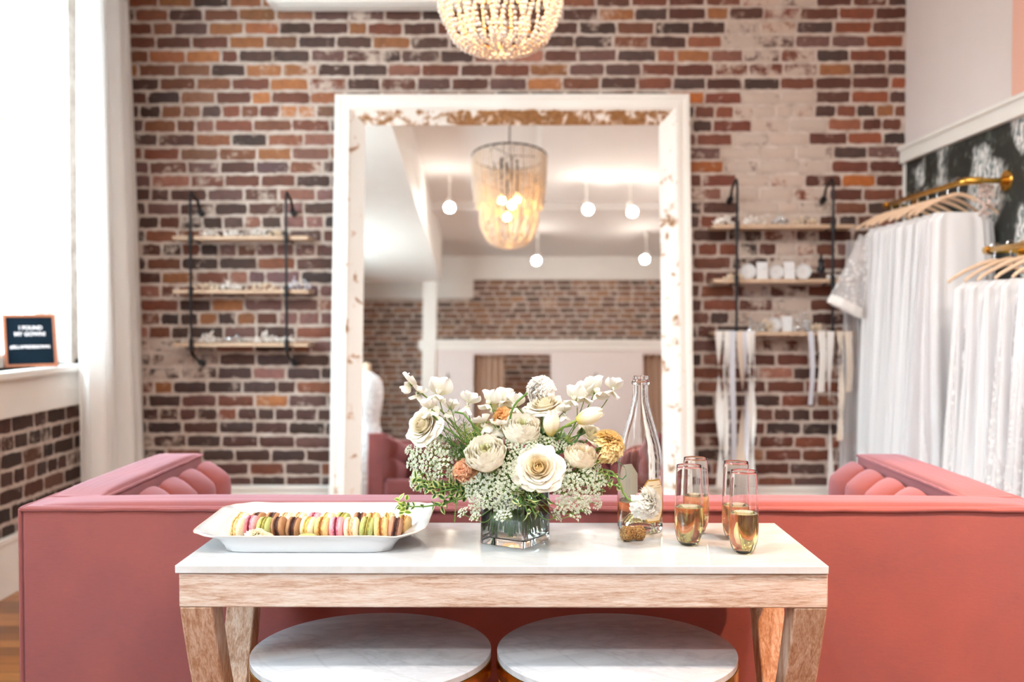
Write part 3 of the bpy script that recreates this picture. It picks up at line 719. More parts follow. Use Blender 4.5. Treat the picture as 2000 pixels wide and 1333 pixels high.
# ------------------------------------------------------------------ macarons
MC = {'cream': ((236, 220, 190), (222, 180, 118), (226, 196, 140)), 'green': ((174, 180, 112), (140, 134, 56), (176, 160, 80)),
      'chocolate': ((168, 122, 84), (92, 52, 36), (56, 30, 24)), 'pink': ((232, 160, 166), (220, 120, 136), (120, 30, 50)),
      'yellow': ((236, 221, 182), (222, 182, 104), (224, 186, 112)), 'tan': ((228, 190, 130), (206, 150, 84), (150, 90, 40)),
      'peach': ((244, 214, 182), (226, 168, 116), (230, 190, 150)), 'mauve': ((190, 140, 110), (110, 62, 48), (60, 30, 24))}
def macaron(px, py, Y, kind, label, tilt=0, yaw=0, r=.0212, grp='macarons in the front row', flat=False, z=None, half=False):
    shell, foot, fill = MC[kind]; c = P(px, py, Y)
    zc = TZ + .011 + r + .0005 if z is None else z
    t = thing('macaron', label, 'macaron', (c.x, Y, zc), 0, grp)
    q = Matrix.Rotation(yaw, 4, 'Z') @ Matrix.Rotation(tilt, 4, 'Y') @ (Matrix.Identity(4) if flat else Matrix.Rotation(pi/2, 4, 'Y'))
    h0 = .0022; n = 40
    for s in ((1,) if half else (1, -1)):
        mb = MB(); off = U(0, 9); prof = []
        rr_ = [(r*.90, h0, 0), (r*1.0, h0+.0004, 1), (r*1.02, h0+.002, 1), (r*.985, h0+.0034, .6), (r*.99, h0+.0042, 0), (r*1.0, h0+.0062, 0), (r*.96, h0+.0088, 0), (r*.82, h0+.0112, 0), (r*.5, h0+.0128, 0), (r*.15, h0+.0133, 0)]
        vs = []; cs = []
        for a_, b_, k in rr_:
            for i in range(n):
                th = 2*pi*i/n; ra = a_ + k*.0014*noise.noise(Vector((cos(th)*9+off, sin(th)*9, b_*900)))*1.6
                zz = b_ + k*.0006*noise.noise(Vector((cos(th)*12, sin(th)*12+off, 4)))
                vs.append(q @ Vector((ra*cos(th), ra*sin(th), s*zz)))
                cc = foot if k > 0 or b_ == h0 else shell; kv = 1 + (.55 if cc is foot else .08)*noise.noise(Vector((th*9+off, b_*1500, s)))
                cs.append((lin(min(255, cc[0]*kv)), lin(min(255, cc[1]*kv)), lin(min(255, cc[2]*kv)), 1))
        m_ = len(rr_); fs = [(j*n+i, j*n+(i+1) % n, (j+1)*n+(i+1) % n, (j+1)*n+i) for j in range(m_-1) for i in range(n)]
        fs += [tuple(range(n-1, -1, -1)), tuple((m_-1)*n+i for i in range(n))]
        if s < 0: fs = [tuple(reversed(f)) for f in fs]
        mb.add(vs, fs, lambda k: cs[k]).build('shell', M_attr, t, smooth=60)
    MB().lathe([(r*.86, -h0), (r*.93, -h0*.5), (r*.93, h0*.5), (r*.86, h0)], 28, q, (lin(fill[0]), lin(fill[1]), lin(fill[2]), 1)).build('filling', M_attr, t)
    return t
front = [(463, 'cream', .10, 'cream macaron standing at the left end of the front row'), (491, 'pink', .0, 'pink macaron behind the cream flower at the left of the platter'),
         (519, 'green', .02, 'green macaron right of the cream flower on the platter'), (546, 'chocolate', -.10, 'chocolate macaron just right of the left green one'),
         (575, 'chocolate', .10, 'chocolate macaron left of the pale yellow one in the front row'), (603, 'yellow', .10, 'pale yellow macaron right of the chocolate pair in front'),
         (631, 'tan', .03, 'golden tan macaron left of the bright pink one'), (658, 'pink', 0, 'bright pink macaron in the middle of the front row'),
         (687, 'peach', 0, 'pale peach macaron between the pink and tilted green ones'), (717, 'green', .17, 'green macaron tilted right in the front row'),
         (745, 'tan', -.03, 'tan macaron right of the tilted green one'), (772, 'mauve', .18, 'mauve chocolate macaron at the right end of the front row')]
for i, (px, k, tl, lb) in enumerate(front):
    macaron(px, 1030, 2.030 + (.014 if i == 1 else 0) + .002*(i % 2), k, lb, tl, U(-.22, -.08) if i < 7 else U(-.06, .10))
backr = [(473, 'cream', 'cream macaron at the left end of the back row'), (506, 'chocolate', 'chocolate macaron leftmost in the back row, behind the pink one'), (533, 'chocolate', 'chocolate macaron in the back row behind the left green one'),
         (560, 'peach', 'peach macaron in the back row between chocolate and cream'), (586, 'peach', 'pale peach macaron in the back row behind the chocolate pair'), (615, 'pink', 'pink macaron in the back row behind the yellow one'),
         (641, 'cream', 'cream macaron in the back row behind the tan one'), (669, 'green', 'green macaron in the back row behind the pink one'), (703, 'chocolate', 'dark chocolate macaron in the back row behind the peach one'),
         (729, 'tan', 'tan macaron in the back row behind the tilted green one'), (759, 'yellow', 'yellow macaron in the back row near its right end'), (788, 'tan', 'tan macaron at the right end, under the trailing green sprig')]
for i, (px, k, lb) in enumerate(backr):
    macaron(px, 1010, 2.078 if i < 11 else 2.05, k, lb, U(-.12, .12) if i < 11 else .12, U(-.25, .05), grp='macarons in the back row')
macaron(600, 1047, 1.985, 'green', 'pale green macaron half lying flat at the front rim of the platter', 0, 0, .0200, 'macarons lying in front', True, TZ+.0135, True)
macaron(516, 1047, 1.985, 'peach', 'peach macaron half lying beside the cream flower at the platter front', .2, 0, .0180, 'macarons lying in front', True, TZ+.0165, True)
# ------------------------------------------------------------------ bottle, cork, flutes
def at_table(px, py_front, r=0):
    D = (CAM.z-TZ)  # solve depth of the near foot, then centre
    d = P(px, py_front, 1.0) - CAM; Y = (TZ-CAM.z)/d.z
    p = CAM + d*Y; return p.x*(1 + r/Y), Y + r
bx, by = at_table(1250, 1046, .049)
t = thing('champagne_bottle', 'clear glass champagne bottle, a third full, behind the cork', 'bottle', (bx, by, TZ))
outer = [(.030, .0005), (.043, .0), (.0475, .004), (.049, .012), (.0495, .06), (.0495, .130), (.0485, .150), (.0445, .180), (.0365, .212), (.0275, .244), (.0205, .272), (.0172, .295), (.0165, .312), (.0165, .3175), (.0195, .3185), (.0200, .3235), (.0172, .3255), (.0166, .330), (.0172, .3345), (.0168, .337)]
inner = [(.0118, .3372), (.0115, .325), (.0115, .300), (.0135, .280), (.0215, .250), (.0315, .216), (.0405, .182), (.0448, .152), (.0458, .130), (.0458, .030), (.0445, .020), (.0400, .012), (.0300, .022), (.0180, .038), (.0060, .046), (.0006, .0465)]
under = [(.0006, .0400), (.0060, .0395), (.0170, .032), (.0260, .018), (.030, .0005)]
MB().lathe(under[:-1] + outer + inner, 64, cap=False).build('glass_body', M_glass, t, smooth=60, fix=True)
bpy.data.objects[t.children[0].name]
lev = .066
liq = [(.0006, .0462), (.0060, .0457), (.0182, .0377), (.0302, .0217), (.0400, .0117), (.0447, .0198), (.0460, .030), (.0460, lev), (.0450, lev-.0004), (.0006, lev-.0004)]
MB().lathe(liq, 64, cap=False).build('wine', M_champ, t, smooth=60, fix=True)
M_labelp = sheer('cream_label', rgb(248, 240, 214), .4); M_gold = plain('gold_ink', rgb(206, 164, 84), .35, .6); M_ink = plain('sepia_ink', rgb(120, 100, 74), .6)
def label(az, z0, z1, half, name, border=True):
    def mk(k, rad, mat, nm):
        # octagonal outline wrapped on the cylinder
        zc, hz = (z0+z1)/2, (z1-z0)/2*k; hw = half*k; mb = MB(); n = 16; m_ = 10; vs = []; 
        def f(u, v):
            zz = -1+2*v; wlim = 1 if abs(zz) < .5 else 1 - (abs(zz)-.5)*.95
            a = az + (2*u-1)*hw*wlim; return Vector((rad*cos(a), rad*sin(a), zc + zz*hz))
        return mb.grid(f, n, 24).build(nm, mat, t, smooth=60)
    lb = mk(1, .04985, M_gold if border else M_labelp, name)
    if border:
        mk2 = mk(.93, .0500, M_labelp, name + '_face'); mk2.parent = lb
        mb = MB()
        for k in range(26):   # small printed flourishes and lines of tiny print
            a = az + U(-.6, .6)*half; zc = z0 + (z1-z0)*random.choice([.14, .20, .74, .80, .86, U(.6, .9)])
            w_ = U(.004, .01); p = Vector((.05015*cos(a), .05015*sin(a), zc)); a2 = a + w_/.05
            mb.tube([p, Vector((.0502*cos((a+a2)/2), .0502*sin((a+a2)/2), zc+U(-.001, .001))), Vector((.05015*cos(a2), .05015*sin(a2), zc))], .00028, 4)
        mk3 = mb.build('label_print', M_ink, lb)
label(-pi/2+.52, .026, .118, .62, 'front_label')
label(pi/2+.60, .052, .138, .60, 'back_label', False)
cx, cy = at_table(1236, 1060, .016)
t = thing('cork', 'mushroom shaped champagne cork lying in front of the bottle', 'cork', (cx, cy, TZ), 0)
q = Matrix.Translation((0, 0, .0155)) @ Matrix.Rotation(radians(22), 4, 'Z') @ Matrix.Rotation(pi/2+.05, 4, 'Y') @ Matrix.Translation((0, 0, -.024))
MB().lathe([(.0120, 0), (.0145, .0008), (.0155, .004), (.0155, .014), (.0148, .019), (.0126, .024), (.0130, .028), (.0152, .033), (.0158, .039), (.0150, .045), (.0120, .0475), (.004, .0482)], 36, q).build('cork_body', M_cork, t, smooth=60)
def flute(px, pyf, level, label):
    x, y = at_table(px, pyf, .018)
    t = thing('champagne_flute', label, 'glass', (x, y, TZ), 0, 'stemless champagne flutes')
    out = [(.0006, .0), (.012, .0), (.0165, .0015), (.022, .008), (.0262, .020), (.0284, .036), (.0290, .052), (.0287, .075), (.0276, .105), (.0262, .135), (.0252, .158), (.02515, .1625)]
    inn = [(.02455, .1632), (.0239, .158), (.0249, .135), (.0263, .105), (.0274, .075), (.0277, .052), (.0271, .036), (.0248, .021), (.0205, .012), (.015, .0075), (.0006, .006)]
    MB().lathe(out + inn, 56, cap=False).build('glass_body', M_glass, t, smooth=60, fix=True)
    r_ = .0275
    def ri(z_):
        for (r0, z0), (r1, z1) in zip(inn[::-1], inn[::-1][1:]):
            if z0 <= z_ <= z1: return r0 + (r1-r0)*(z_-z0)/(z1-z0)
        return .02
    prof = [(.0006, .0059)] + [(r0+.00012, z0-.00008) for r0, z0 in inn[::-1][1:] if z0 < level-.003] + [(ri(level)+.0002, level), (ri(level)-.002, level-.0008), (.0006, level-.0010)]
    MB().lathe(prof, 56, cap=False).build('champagne', M_champ, t, smooth=60, fix=True)
    mb = MB(); rr0 = ri(level)   # ring of foam and rising bubbles
    for k in range(150):
        a = U(0, 2*pi); d = rr0 - .0012 - abs(random.gauss(0, .0035)); mb.ball((d*cos(a), d*sin(a), level-.0006), U(.0003, .0007), 5, 3)
    mb.build('foam', plain('foam', rgb(246, 238, 205), .4), t)
    return t
flute(1345, 1069, .079, 'front left champagne flute nearest the bottle')
flute(1358, 1046, .083, 'back left champagne flute, behind the one nearest the bottle')
flute(1437, 1058, .073, 'back right champagne flute, partly hidden by the front right one')
flute(1452, 1085, .080, 'front right champagne flute at the end of the group')

# ------------------------------------------------------------------ vase
vx, vy = .0, 2.045
fc = Vector((.0173, 1.974)); rotv = math.atan2(.0915, .0555)
t = thing('glass_vase', 'square clear glass vase holding the white flower bouquet', 'vase', (-.004, 2.048, TZ), rotv)
VS, VH = .0535, .118
def sq(h, r=.006, n=4, z=0):
    pts = []
    for k, (sx, sy) in enumerate(((1, 1), (-1, 1), (-1, -1), (1, -1))):
        for i in range(n+1):
            a = k*pi/2 + i/n*pi/2; pts.append(Vector((sx*(h-r) + r*cos(a), sy*(h-r) + r*sin(a), z)))
    return pts
def squares(levels, nm, mat, closed_ends=True):
    mb = MB(); vs = []; n = 0
    for h, r, z_ in levels: s = sq(h, r, 4, z_); n = len(s); vs += s
    fs = [(j*n+i, j*n+(i+1) % n, (j+1)*n+(i+1) % n, (j+1)*n+i) for j in range(len(levels)-1) for i in range(n)]
    fs += [tuple(range(n-1, -1, -1)), tuple((len(levels)-1)*n+i for i in range(n))]
    return mb.add(vs, fs).build(nm, mat, t, smooth=50, fix=True)
squares([(VS-.002, .005, 0), (VS, .006, .002), (VS, .006, VH-.001), (VS-.001, .0055, VH), (VS-.003, .004, VH), (VS-.004, .004, VH-.001), (VS-.0042, .004, .018), (VS-.007, .006, .0155), (VS-.015, .01, .0145)], 'vase_glass', M_glass)
squares([(VS-.0148, .01, .0143), (VS-.0069, .006, .0153), (VS-.0041, .004, .018), (VS-.0041, .004, .080), (VS-.005, .004, .0793)], 'water', M_water)
VC = Vector((-.004, 2.048, TZ))

# ------------------------------------------------------------------ flowers
def col(*c): return (lin(c[0]), lin(c[1]), lin(c[2]), 1)
def cl(a, b, t_): t_ = max(0, min(1, t_)); return tuple(a[i]*(1-t_)+b[i]*t_ for i in range(3)) + (1,)
def wrap_petal(mb, M, az, wid, prof, c0, c1, nu=8, nv=7, edge=.35, ruf=0, rf=7, seed=0, pw=2.4):
    def f(u, v):
        s = 2*u-1; tt = v*(1 - edge*abs(s)**pw); r_, z_ = prof(tt)
        if ruf: k = ruf*v**3*sin(rf*s+seed); r_ += k; z_ += k*.6
        a = az + s*wid*(.5+.5*sin(pi/2*min(1, v*1.3)))
        return M @ Vector((r_*cos(a), r_*sin(a), z_))
    mb.grid(f, nu, nv, col=lambda u, v: cl(c0, c1, v**2.5 - .25*max(0, abs(2*u-1)-.5)))  # pale rims over darker lower petals: shade between layers put into the colour
def rose(r=.042, n=38, base=(234, 222, 190), tip=(247, 244, 238), ruf=.0035, deep=.036, center=None):
    mb = MB(); I = Matrix.Identity(4); b, tp = col(*base), col(*tip)
    for i in range(n):
        f = i/(n-1); Rm = r*(.13 + .80*f**.85)*U(.94, 1.05); H = deep*(1.0 - .36*f)*U(.86, 1.06); cls = max(0, 1-f*5); lip = r*.26*f**1.2; r0 = r*(.03+.10*f); z0 = -deep*.16*f
        def prof(t_, Rm=Rm, H=H, lip=lip, r0=r0, z0=z0, cls=cls):
            q = max(0, t_-.62)/.38
            if cls > 0: return (r0 + (Rm-r0)*sin(t_*pi/2)**.75)*(1-.85*cls*t_**3), z0 + H*t_
            return r0 + (Rm-r0)*sin(t_*pi/2)**.75 + lip*q*q, z0 + H*t_ - lip*.85*q*q
        c1 = cl(col(*(center or base)), tp, f*2.2)
        wrap_petal(mb, I, i*2.399 + U(-.2, .2), (1.25 - .35*f), prof, cl(b, c1, .1), c1, 10, 10, .16+.12*f, ruf*f, U(4, 8), U(0, 6))
    return mb
def ranunculus(r=.038, n=60, base=(230, 221, 188), tip=(250, 248, 243), core=(206, 214, 150), th1=2.15):
    mb = MB(); I = Matrix.Identity(4); tp = col(*tip); b = col(*base)
    for i in range(n):
        f = i/(n-1); Rm = r*(.16+.84*f**.8); th = 2.75 - (2.75-th1)*f**.7 - U(0, .22); top = r*(1.16-.38*f*f)*U(.95, 1.03); Hm = top/(1-cos(th))
        def prof(t_, Rm=Rm, th=th, Hm=Hm):
            a = t_*th; q = max(0, t_-.75)/.25; return max(.0008, Rm*sin(a)*1.0 + q*q*.0045), Hm*(1-cos(a))
        c1 = cl(col(*core), tp, f*9)
        wrap_petal(mb, I, i*2.399+U(-.3, .3), U(.55, .8), prof, cl(b, c1, .15), c1, 9, 11, .16, .0026*f, U(4, 9), U(0, 6), 2)
    return mb
def carnation(r=.028, n=110, base=(238, 232, 214), tip=(250, 248, 245), zflat=.75, spread=1.45):
    mb = MB(); b, tp = col(*base), col(*tip)
    for i in range(n):
        f = (i+.5)/n; th = spread*f**.6; az = i*2.399+U(-.3, .3); L = r*(.95+.15*R())*(1-.1*f)
        M = Matrix.Rotation(az, 4, 'Z') @ Matrix.Rotation(th, 4, 'Y') @ Matrix.Rotation(U(-.6, .6), 4, 'Z')
        wv = r*U(.34, .48); s0 = U(0, 6); k1 = U(5, 8)
        def g(u, v, wv=wv, L=L, s0=s0, k1=k1):
            s = 2*u-1; zig = .10*L*((u*7) % 1)*(v > .95)
            wd = wv*(.12+.88*v**1.3); rr_ = L*v*(1-.10*s*s)+zig
            bd = max(0, v-.55)/.45; return M @ Vector((s*wd*(1+.5*bd), .15*r*v*v*sin(k1*s+s0)+.40*r*bd*bd, rr_ - .10*r*bd*bd))
        mb.grid(g, 8, 7, col=lambda u, v: cl(b, tp, v*1.2))
    for v_i in range(len(mb.v)): pass
    return mb
def tulip(L=.050, r=.0165):
    mb = MB(); I = Matrix.Identity(4); y, wt = col(226, 208, 112), col(248, 243, 226)
    for i in range(6):
        rr_ = r*(1 if i % 2 else .9)
        def prof(t_, rr_=rr_): return max(.0012, rr_*sin(pi*(.10+.78*t_))**.8), L*t_*(1 if i % 2 else 1.04)
        def f(u, v, i=i):
            s = 2*u-1; tt = v; r_, z_ = prof(tt); a = i*pi/3 + s*.85*(1-max(0, v-.55)**1.5*2.6)
            return Vector((r_*cos(a), r_*sin(a), z_ - .0015*s*s))
        mb.grid(f, 9, 12, col=lambda u, v: cl(y, wt, v*2.6))
    return mb
def flat_petal(mb, M, L, W, cup, c0, c1, ruf=0, nu=9, nv=8, seed=0, tipn=.7):
    def f(u, v):
        s = 2*u-1; wd = W*max(.06, sin(pi*min(.999, .06+.90*v))**tipn)
        return M @ Vector((s*wd, cup*(s*s*.9)*L + cup*.35*L*v*v + ruf*v*sin(6*s+seed), L*(v - .12*s*s*v)))
    mb.grid(f, nu, nv, col=lambda u, v: cl(c0, c1, v*1.4))
def sweet_pea(sz=.024, seed=0):
    mb = MB(); rn = random.Random(seed); a, b = col(222, 216, 184), col(242, 240, 236)
    for s in (-1, 1):   # standard: two broad upright lobes
        M = Matrix.Rotation(s*.50, 4, 'Y') @ Matrix.Rotation(-.25+rn.uniform(-.1, .1), 4, 'X')
        flat_petal(mb, M, sz*1.25, sz*.62, .28, a, b, .002, seed=rn.uniform(0, 6), tipn=.6)
    for s in (-1, 1):   # wings
        M = Matrix.Translation((0, -.002, 0)) @ Matrix.Rotation(s*rn.uniform(.75, 1.25), 4, 'Y') @ Matrix.Rotation(rn.uniform(.5, .9), 4, 'X')
        flat_petal(mb, M, sz*1.05, sz*.42, -.22, a, b, .001, seed=rn.uniform(0, 6), tipn=.65)
    M = Matrix.Rotation(.9, 4, 'X'); flat_petal(mb, M, sz*.6, sz*.22, .5, a, b)
    return mb
GR, GD, GL = col(92, 130, 50), col(48, 84, 40), col(150, 178, 88)
def calyx(r, L, n=5, drop=.25):
    mb = MB().ball((0, 0, 0), r*.5, 10, 6, (1, 1, .8), GR)
    for k in range(n):
        M = Matrix.Rotation(2*pi*k/n, 4, 'Z') @ Matrix.Rotation(1.2-drop, 4, 'X'); flat_petal(mb, M, L, L*.26, .15, GR, GL, nu=4, nv=5)
    return mb
def leafmesh(mb, M, L, W, fold=.25, var=True, dark=(44, 86, 48), edge=(222, 222, 160), curl=.15):
    d = col(*dark); d2 = col(min(255, dark[0]+46), min(255, dark[1]+42), min(255, dark[2]+22)); e = col(*edge) if var else d2
    def f(u, v):
        s = 2*u-1; wd = W*max(.05, sin(pi*min(.985, .04+.95*v**.85)))
        return M @ Vector((s*wd, abs(s)*fold*wd - curl*L*v*v, L*v))
    mb.grid(f, 6, 8, col=lambda u, v: (e if (abs(2*u-1) > .62 or v > .97) else cl(d, d2, abs(2*u-1)*1.2)))
def stem_path(p, base_dir, k=None, neck_r=.034):
    """from bloom base p along -dir to the vase mouth and down into the water"""
    a = U(0, 2*pi); rr_ = neck_r*math.sqrt(R()); dx, dy = p.x-VC.x, p.y-VC.y; d = math.hypot(dx, dy)+1e-6
    nk = Vector((VC.x + dx/d*min(.030, d)*.8 + .3*rr_*cos(a), VC.y + dy/d*min(.030, d)*.8 + .3*rr_*sin(a), TZ+VH+.004))
    bq = Matrix.Rotation(.545, 3, 'Z') @ Vector((U(-.042, .042), U(-.042, .042), 0)); bt = Vector((VC.x + bq.x, VC.y + bq.y, TZ+U(.020, .034)))
    L = (p-nk).length
    c = p - Vector(base_dir).normalized()*L*.45
    pts = bez(p, c, nk, 10); pts += [nk.lerp(bt, i/4) for i in range(1, 5)]
    return pts
def flower(kind, mesh, px, py, Y, dirv, label, cat='flower', group=None, sr=.0022, cal=None, roll=None, sc_=1, stem=True, mat=None, off=0, path=None, scol=(104, 142, 62)):
    p = P(px, py, Y); t = thing(kind, label, cat, p, 0, group)
    q = aim(dirv, U(0, 6) if roll is None else roll) @ Matrix.Scale(sc_, 4) @ Matrix.Translation((0, 0, off))
    if isinstance(mesh, MB): b = mesh.xf(q).build('bloom', mat or M_petal, t, smooth=60)
    else:
        b = mesh.copy(); C.objects.link(b); b.parent = t; b.matrix_local = q
    if cal: cal.xf(aim(dirv) @ Matrix.Translation((0, 0, off*sc_-.001))).build('calyx', M_leaf, t)
    if stem:
        base = p + Vector(dirv).normalized()*(off*sc_)
        pts = path or stem_path(base, dirv)
        MB().tube(pts, sr, 7, col(*scol)).build('stem', M_leaf, t, world=True)
    return t
random.seed(21)
WG = 'white roses in the bouquet'
flower('rose', rose(.045, 40), 822, 828, 2.0, (-.55, -.62, .42), 'large white rose at the far left of the bouquet', cal=calyx(.014, .024), off=-.022, sr=.0032, sc_=.95)
flower('rose', rose(.047, 44, center=(238, 212, 150)), 1052, 912, 1.93, (-.05, -.86, .42), 'creamy white rose with a golden heart at the front of the bouquet', off=-.022, sr=.003)
flower('rose', rose(.046, 34, ruf=.005), 1063, 786, 2.055, (-.18, -.32, .93), 'ruffled white rose near the top of the bouquet', off=-.020, sr=.003, cal=calyx(.012, .02), sc_=.92)
flower('ranunculus', ranunculus(.0415), 949, 888, 1.95, (-.12, -.72, .68), 'full white ranunculus left of the front rose', off=-.022, sr=.0028)
flower('ranunculus', ranunculus(.038), 1019, 838, 1.985, (.05, -.62, .78), 'white ranunculus above the front rose', off=-.022, sr=.0028)
flower('ranunculus', ranunculus(.034, 50, tip=(252, 244, 232), core=(240, 224, 190)), 1134, 893, 1.975, (.2, -.45, .85), 'creamy ranunculus right of the front rose', off=-.018, sr=.0026)
flower('carnation', carnation(.030), 1056, 757, 2.08, (-.12, -.25, .96), 'frilly white carnation at the very top of the bouquet', off=-.010, path=None)
flower('carnation', carnation(.026, 90, (236, 176, 128), (246, 202, 168)), 906, 920, 1.985, (-.25, -.8, .45), 'peach carnation tucked under the left ranunculus', off=-.010)
flower('carnation', carnation(.022, 80, (236, 178, 110), (246, 206, 150)), 984, 812, 2.03, (-.1, -.5, .85), 'small peach carnation behind the upper ranunculus', off=-.008)
flower('carnation', carnation(.033, 130, (246, 236, 190), (248, 228, 176), spread=1.5), 1188, 872, 2.0, (.95, -.12, .25), 'pale yellow carnation at the right edge, facing right', off=-.006, cal=calyx(.022, .030, 5, .5), scol=(70, 120, 50))
flower('anemone', rose(.030, 16, (228, 220, 190), (238, 234, 224), .004, .026), 1157, 847, 2.06, (.45, -.5, .72), 'loose white bloom left of the yellow carnation', off=-.012)
flower('tulip', tulip(), 1075, 850, 1.985, (.07, -.15, 1), 'upright white tulip bud with a yellow base', sr=.0026, scol=(140, 170, 84))
flower('tulip', tulip(.054, .0168), 1127, 822, 1.985, (.90, -.05, .34), 'white tulip bud leaning to the right', sr=.0026, scol=(150, 176, 90))
# sweet peas
sp = [(803, 752, 2.0, (-.6, -.4, .5), 'white sweet pea at the upper left tip of the bouquet', 1.0), (818, 768, 2.01, (-.1, -.7, .1), 'white sweet pea just above the left rose', .9),
      (858, 772, 2.02, (.0, -.5, .8), 'tall white sweet pea right of the left rose', 1.35), (842, 800, 1.99, (-.3, -.8, .3), 'white sweet pea tucked over the left rose', 1.0),
      (878, 800, 2.02, (.3, -.8, .2), 'white sweet pea between the left rose and the open pair', 1.0), (915, 790, 2.03, (.15, -.8, .45), 'white sweet pea standing alone above the fern', 1.15),
      (958, 790, 2.02, (-.3, -.5, .8), 'white sweet pea left of the upper carnation stem', 1.1), (984, 786, 2.04, (.3, -.4, .9), 'white sweet pea beside the upper carnation stem', 1.1),
      (948, 826, 2.0, (-.5, -.8, -.1), 'white sweet pea above the left ranunculus', 1.05), (972, 832, 2.0, (.2, -.9, -.1), 'white sweet pea against the upper ranunculus', 1.0),
      (1010, 795, 2.03, (-.6, -.5, .6), 'white sweet pea under the ruffled rose', 1.1), (1101, 806, 2.03, (.2, -.9, .2), 'white sweet pea between the two tulips', .9),
      (1124, 782, 2.03, (-.3, -.5, .8), 'white sweet pea above the leaning tulip, left one', 1.15), (1142, 776, 2.04, (.1, -.6, .8), 'white sweet pea above the leaning tulip, middle one', 1.2),
      (1161, 768, 2.04, (.3, -.5, .9), 'tall white sweet pea above the leaning tulip', 1.3), (1197, 762, 2.04, (.2, -.7, .6), 'white sweet pea at the upper right tip of the bouquet', 1.0)]
for i, (x, y, Y, d, lb, s_) in enumerate(sp):
    dd = Vector(d).normalized()
    flower('sweet_pea', sweet_pea(.024, i), x, y, Y, d, lb, 'flower', 'white sweet peas', .0011, calyx(.005, .009, 5, .6), roll=U(-.4, .4), sc_=s_, scol=(130, 160, 80))
# drooping carnation on its curved stem in front of the bottle
pts = [P(1165, 925, 1.99), P(1180, 918, 1.99), P(1195, 922, 1.985), P(1206, 934, 1.985), P(1212, 948, 1.98), P(1217, 963, 1.98), P(1227, 976, 1.98), P(1240, 983, 1.98), P(1254, 984, 1.98)]
ip = [pts[0].lerp(VC + Vector((.03, -.01, VH)), f) for f in (1, .8, .6, .4, .2)]
pth = [VC + Vector((-.01, .01, .025)), VC + Vector((.01, 0, .07))] + ip + pts
t = flower('carnation', carnation(.031, 110, (232, 224, 204), (244, 241, 235)), 1257, 982, 1.98, (.75, -.6, -.30), 'drooping white carnation on a curved stem in front of the bottle', path=pth, sr=.0021, scol=(128, 162, 78))
mb = MB(); pp = [P(1204, 932, 1.985), P(1216, 938, 1.98), P(1223, 930, 1.98), P(1221, 915, 1.985), P(1211, 906, 1.99), P(1203, 902, 1.995)]
nm = [.0012, .003, .004, .004, .003, .0006]
mb.grid(lambda u, v: pp[min(5, round(v*5))] + Vector((0, 1, .2))*((2*u-1)*nm[min(5, round(v*5))]) + Vector((0, 0, .001*(2*u-1)**2)), 3, 5, col=col(66, 116, 62))
mb.build('leaf', M_leaf, t, world=True)
# Queen Anne's lace: three umbel meshes, copied
def umbel(seed, r=.022, nu=18, nf=13, fr=.0017, dome=.35, green=False):
    rn = random.Random(seed); mb = MB(); w1 = col(236, 240, 228) if not green else col(178, 186, 110); w2 = col(206, 218, 190) if not green else col(150, 164, 84)
    for i in range(nu):
        f = math.sqrt((i+.4)/nu); a = i*2.399+rn.uniform(-.2, .2); c = Vector((r*f*cos(a), r*f*sin(a), r*(.55-dome*f*f)+rn.uniform(-.001, .001)))
        mb.tube([Vector((0, 0, -.012)), c*.55 + Vector((0, 0, -.004)), c + Vector((0, 0, -.001))], .00032, 4, GL)
        for k in range(nf):
            f2 = math.sqrt((k+.3)/nf)*r*.19; a2 = k*2.399+rn.random(); p = c + Vector((f2*cos(a2), f2*sin(a2), .0018*(1-(f2/(r*.19))**2)+rn.uniform(-.0004, .0004)))
            cc = w1 if rn.random() < .7 else w2; s0 = rn.random()*6
            vs = [p + Vector((0, 0, .0005))]
            for q in range(10):
                rr_ = fr*(1 if q % 2 == 0 else .52); aa = s0+q*pi/5; vs.append(p + Vector((rr_*cos(aa), rr_*sin(aa), rn.uniform(-.0003, .0004))))
            mb.add(vs, [(0, 1+q, 1+(q+1) % 10) for q in range(10)], cc)
    return mb
ums = [umbel(k).build('bloom', M_petal, None, smooth=0) for k in range(3)] + [umbel(7, .020, 20, 12, .0013, .3, True).build('bloom', M_petal, None, smooth=0)]
def umbels(spots, label, group, kinds=(0, 1, 2)):
    for i, (x, y, Y, s_) in enumerate(spots):
        p = P(x, y, Y); d = (p - (VC + Vector((0, .02, VH+.02)))).normalized() + Vector((0, -.45, .12)) + Vector((U(-.25, .25), 0, U(-.25, .25)))
        if y > 990: d = Vector((d.x, -.5, .75))
        flower('lace_flower', ums[kinds[i % len(kinds)]], x, y, Y, d, label, 'flower', group, .0009, sc_=s_*U(.92, 1.1), scol=(120, 156, 84))
umbels([(830, 868, 2.0, 1.1), (850, 880, 1.985, 1.1), (818, 892, 2.0, .9), (866, 900, 1.98, .9), (838, 905, 1.985, 1), (806, 905, 2.01, .7), (858, 925, 1.98, .85), (820, 925, 1.99, .9), (842, 940, 1.98, .85), (812, 942, 2.0, .7), (870, 872, 2.0, .9), (888, 890, 2.0, .7), (855, 855, 2.02, .9), (825, 950, 2.0, .6), (882, 925, 1.99, .6), (800, 880, 2.01, .55)],
       'white lace flower head in the dense cluster below the left rose', 'lace flowers below the left rose')
umbels([(940, 945, 1.955, .95), (965, 950, 1.94, .95), (990, 925, 1.94, .9), (925, 965, 1.96, .8), (950, 975, 1.94, .9), (985, 960, 1.93, .9), (1000, 985, 1.93, .55), (930, 990, 1.95, .7), (975, 985, 1.94, .7), (915, 950, 1.97, .6), (1000, 905, 1.95, .7), (960, 925, 1.95, .7), (1010, 955, 1.94, .6)],
       'white lace flower head under the left ranunculus, over the vase rim', 'lace flowers at the vase front')
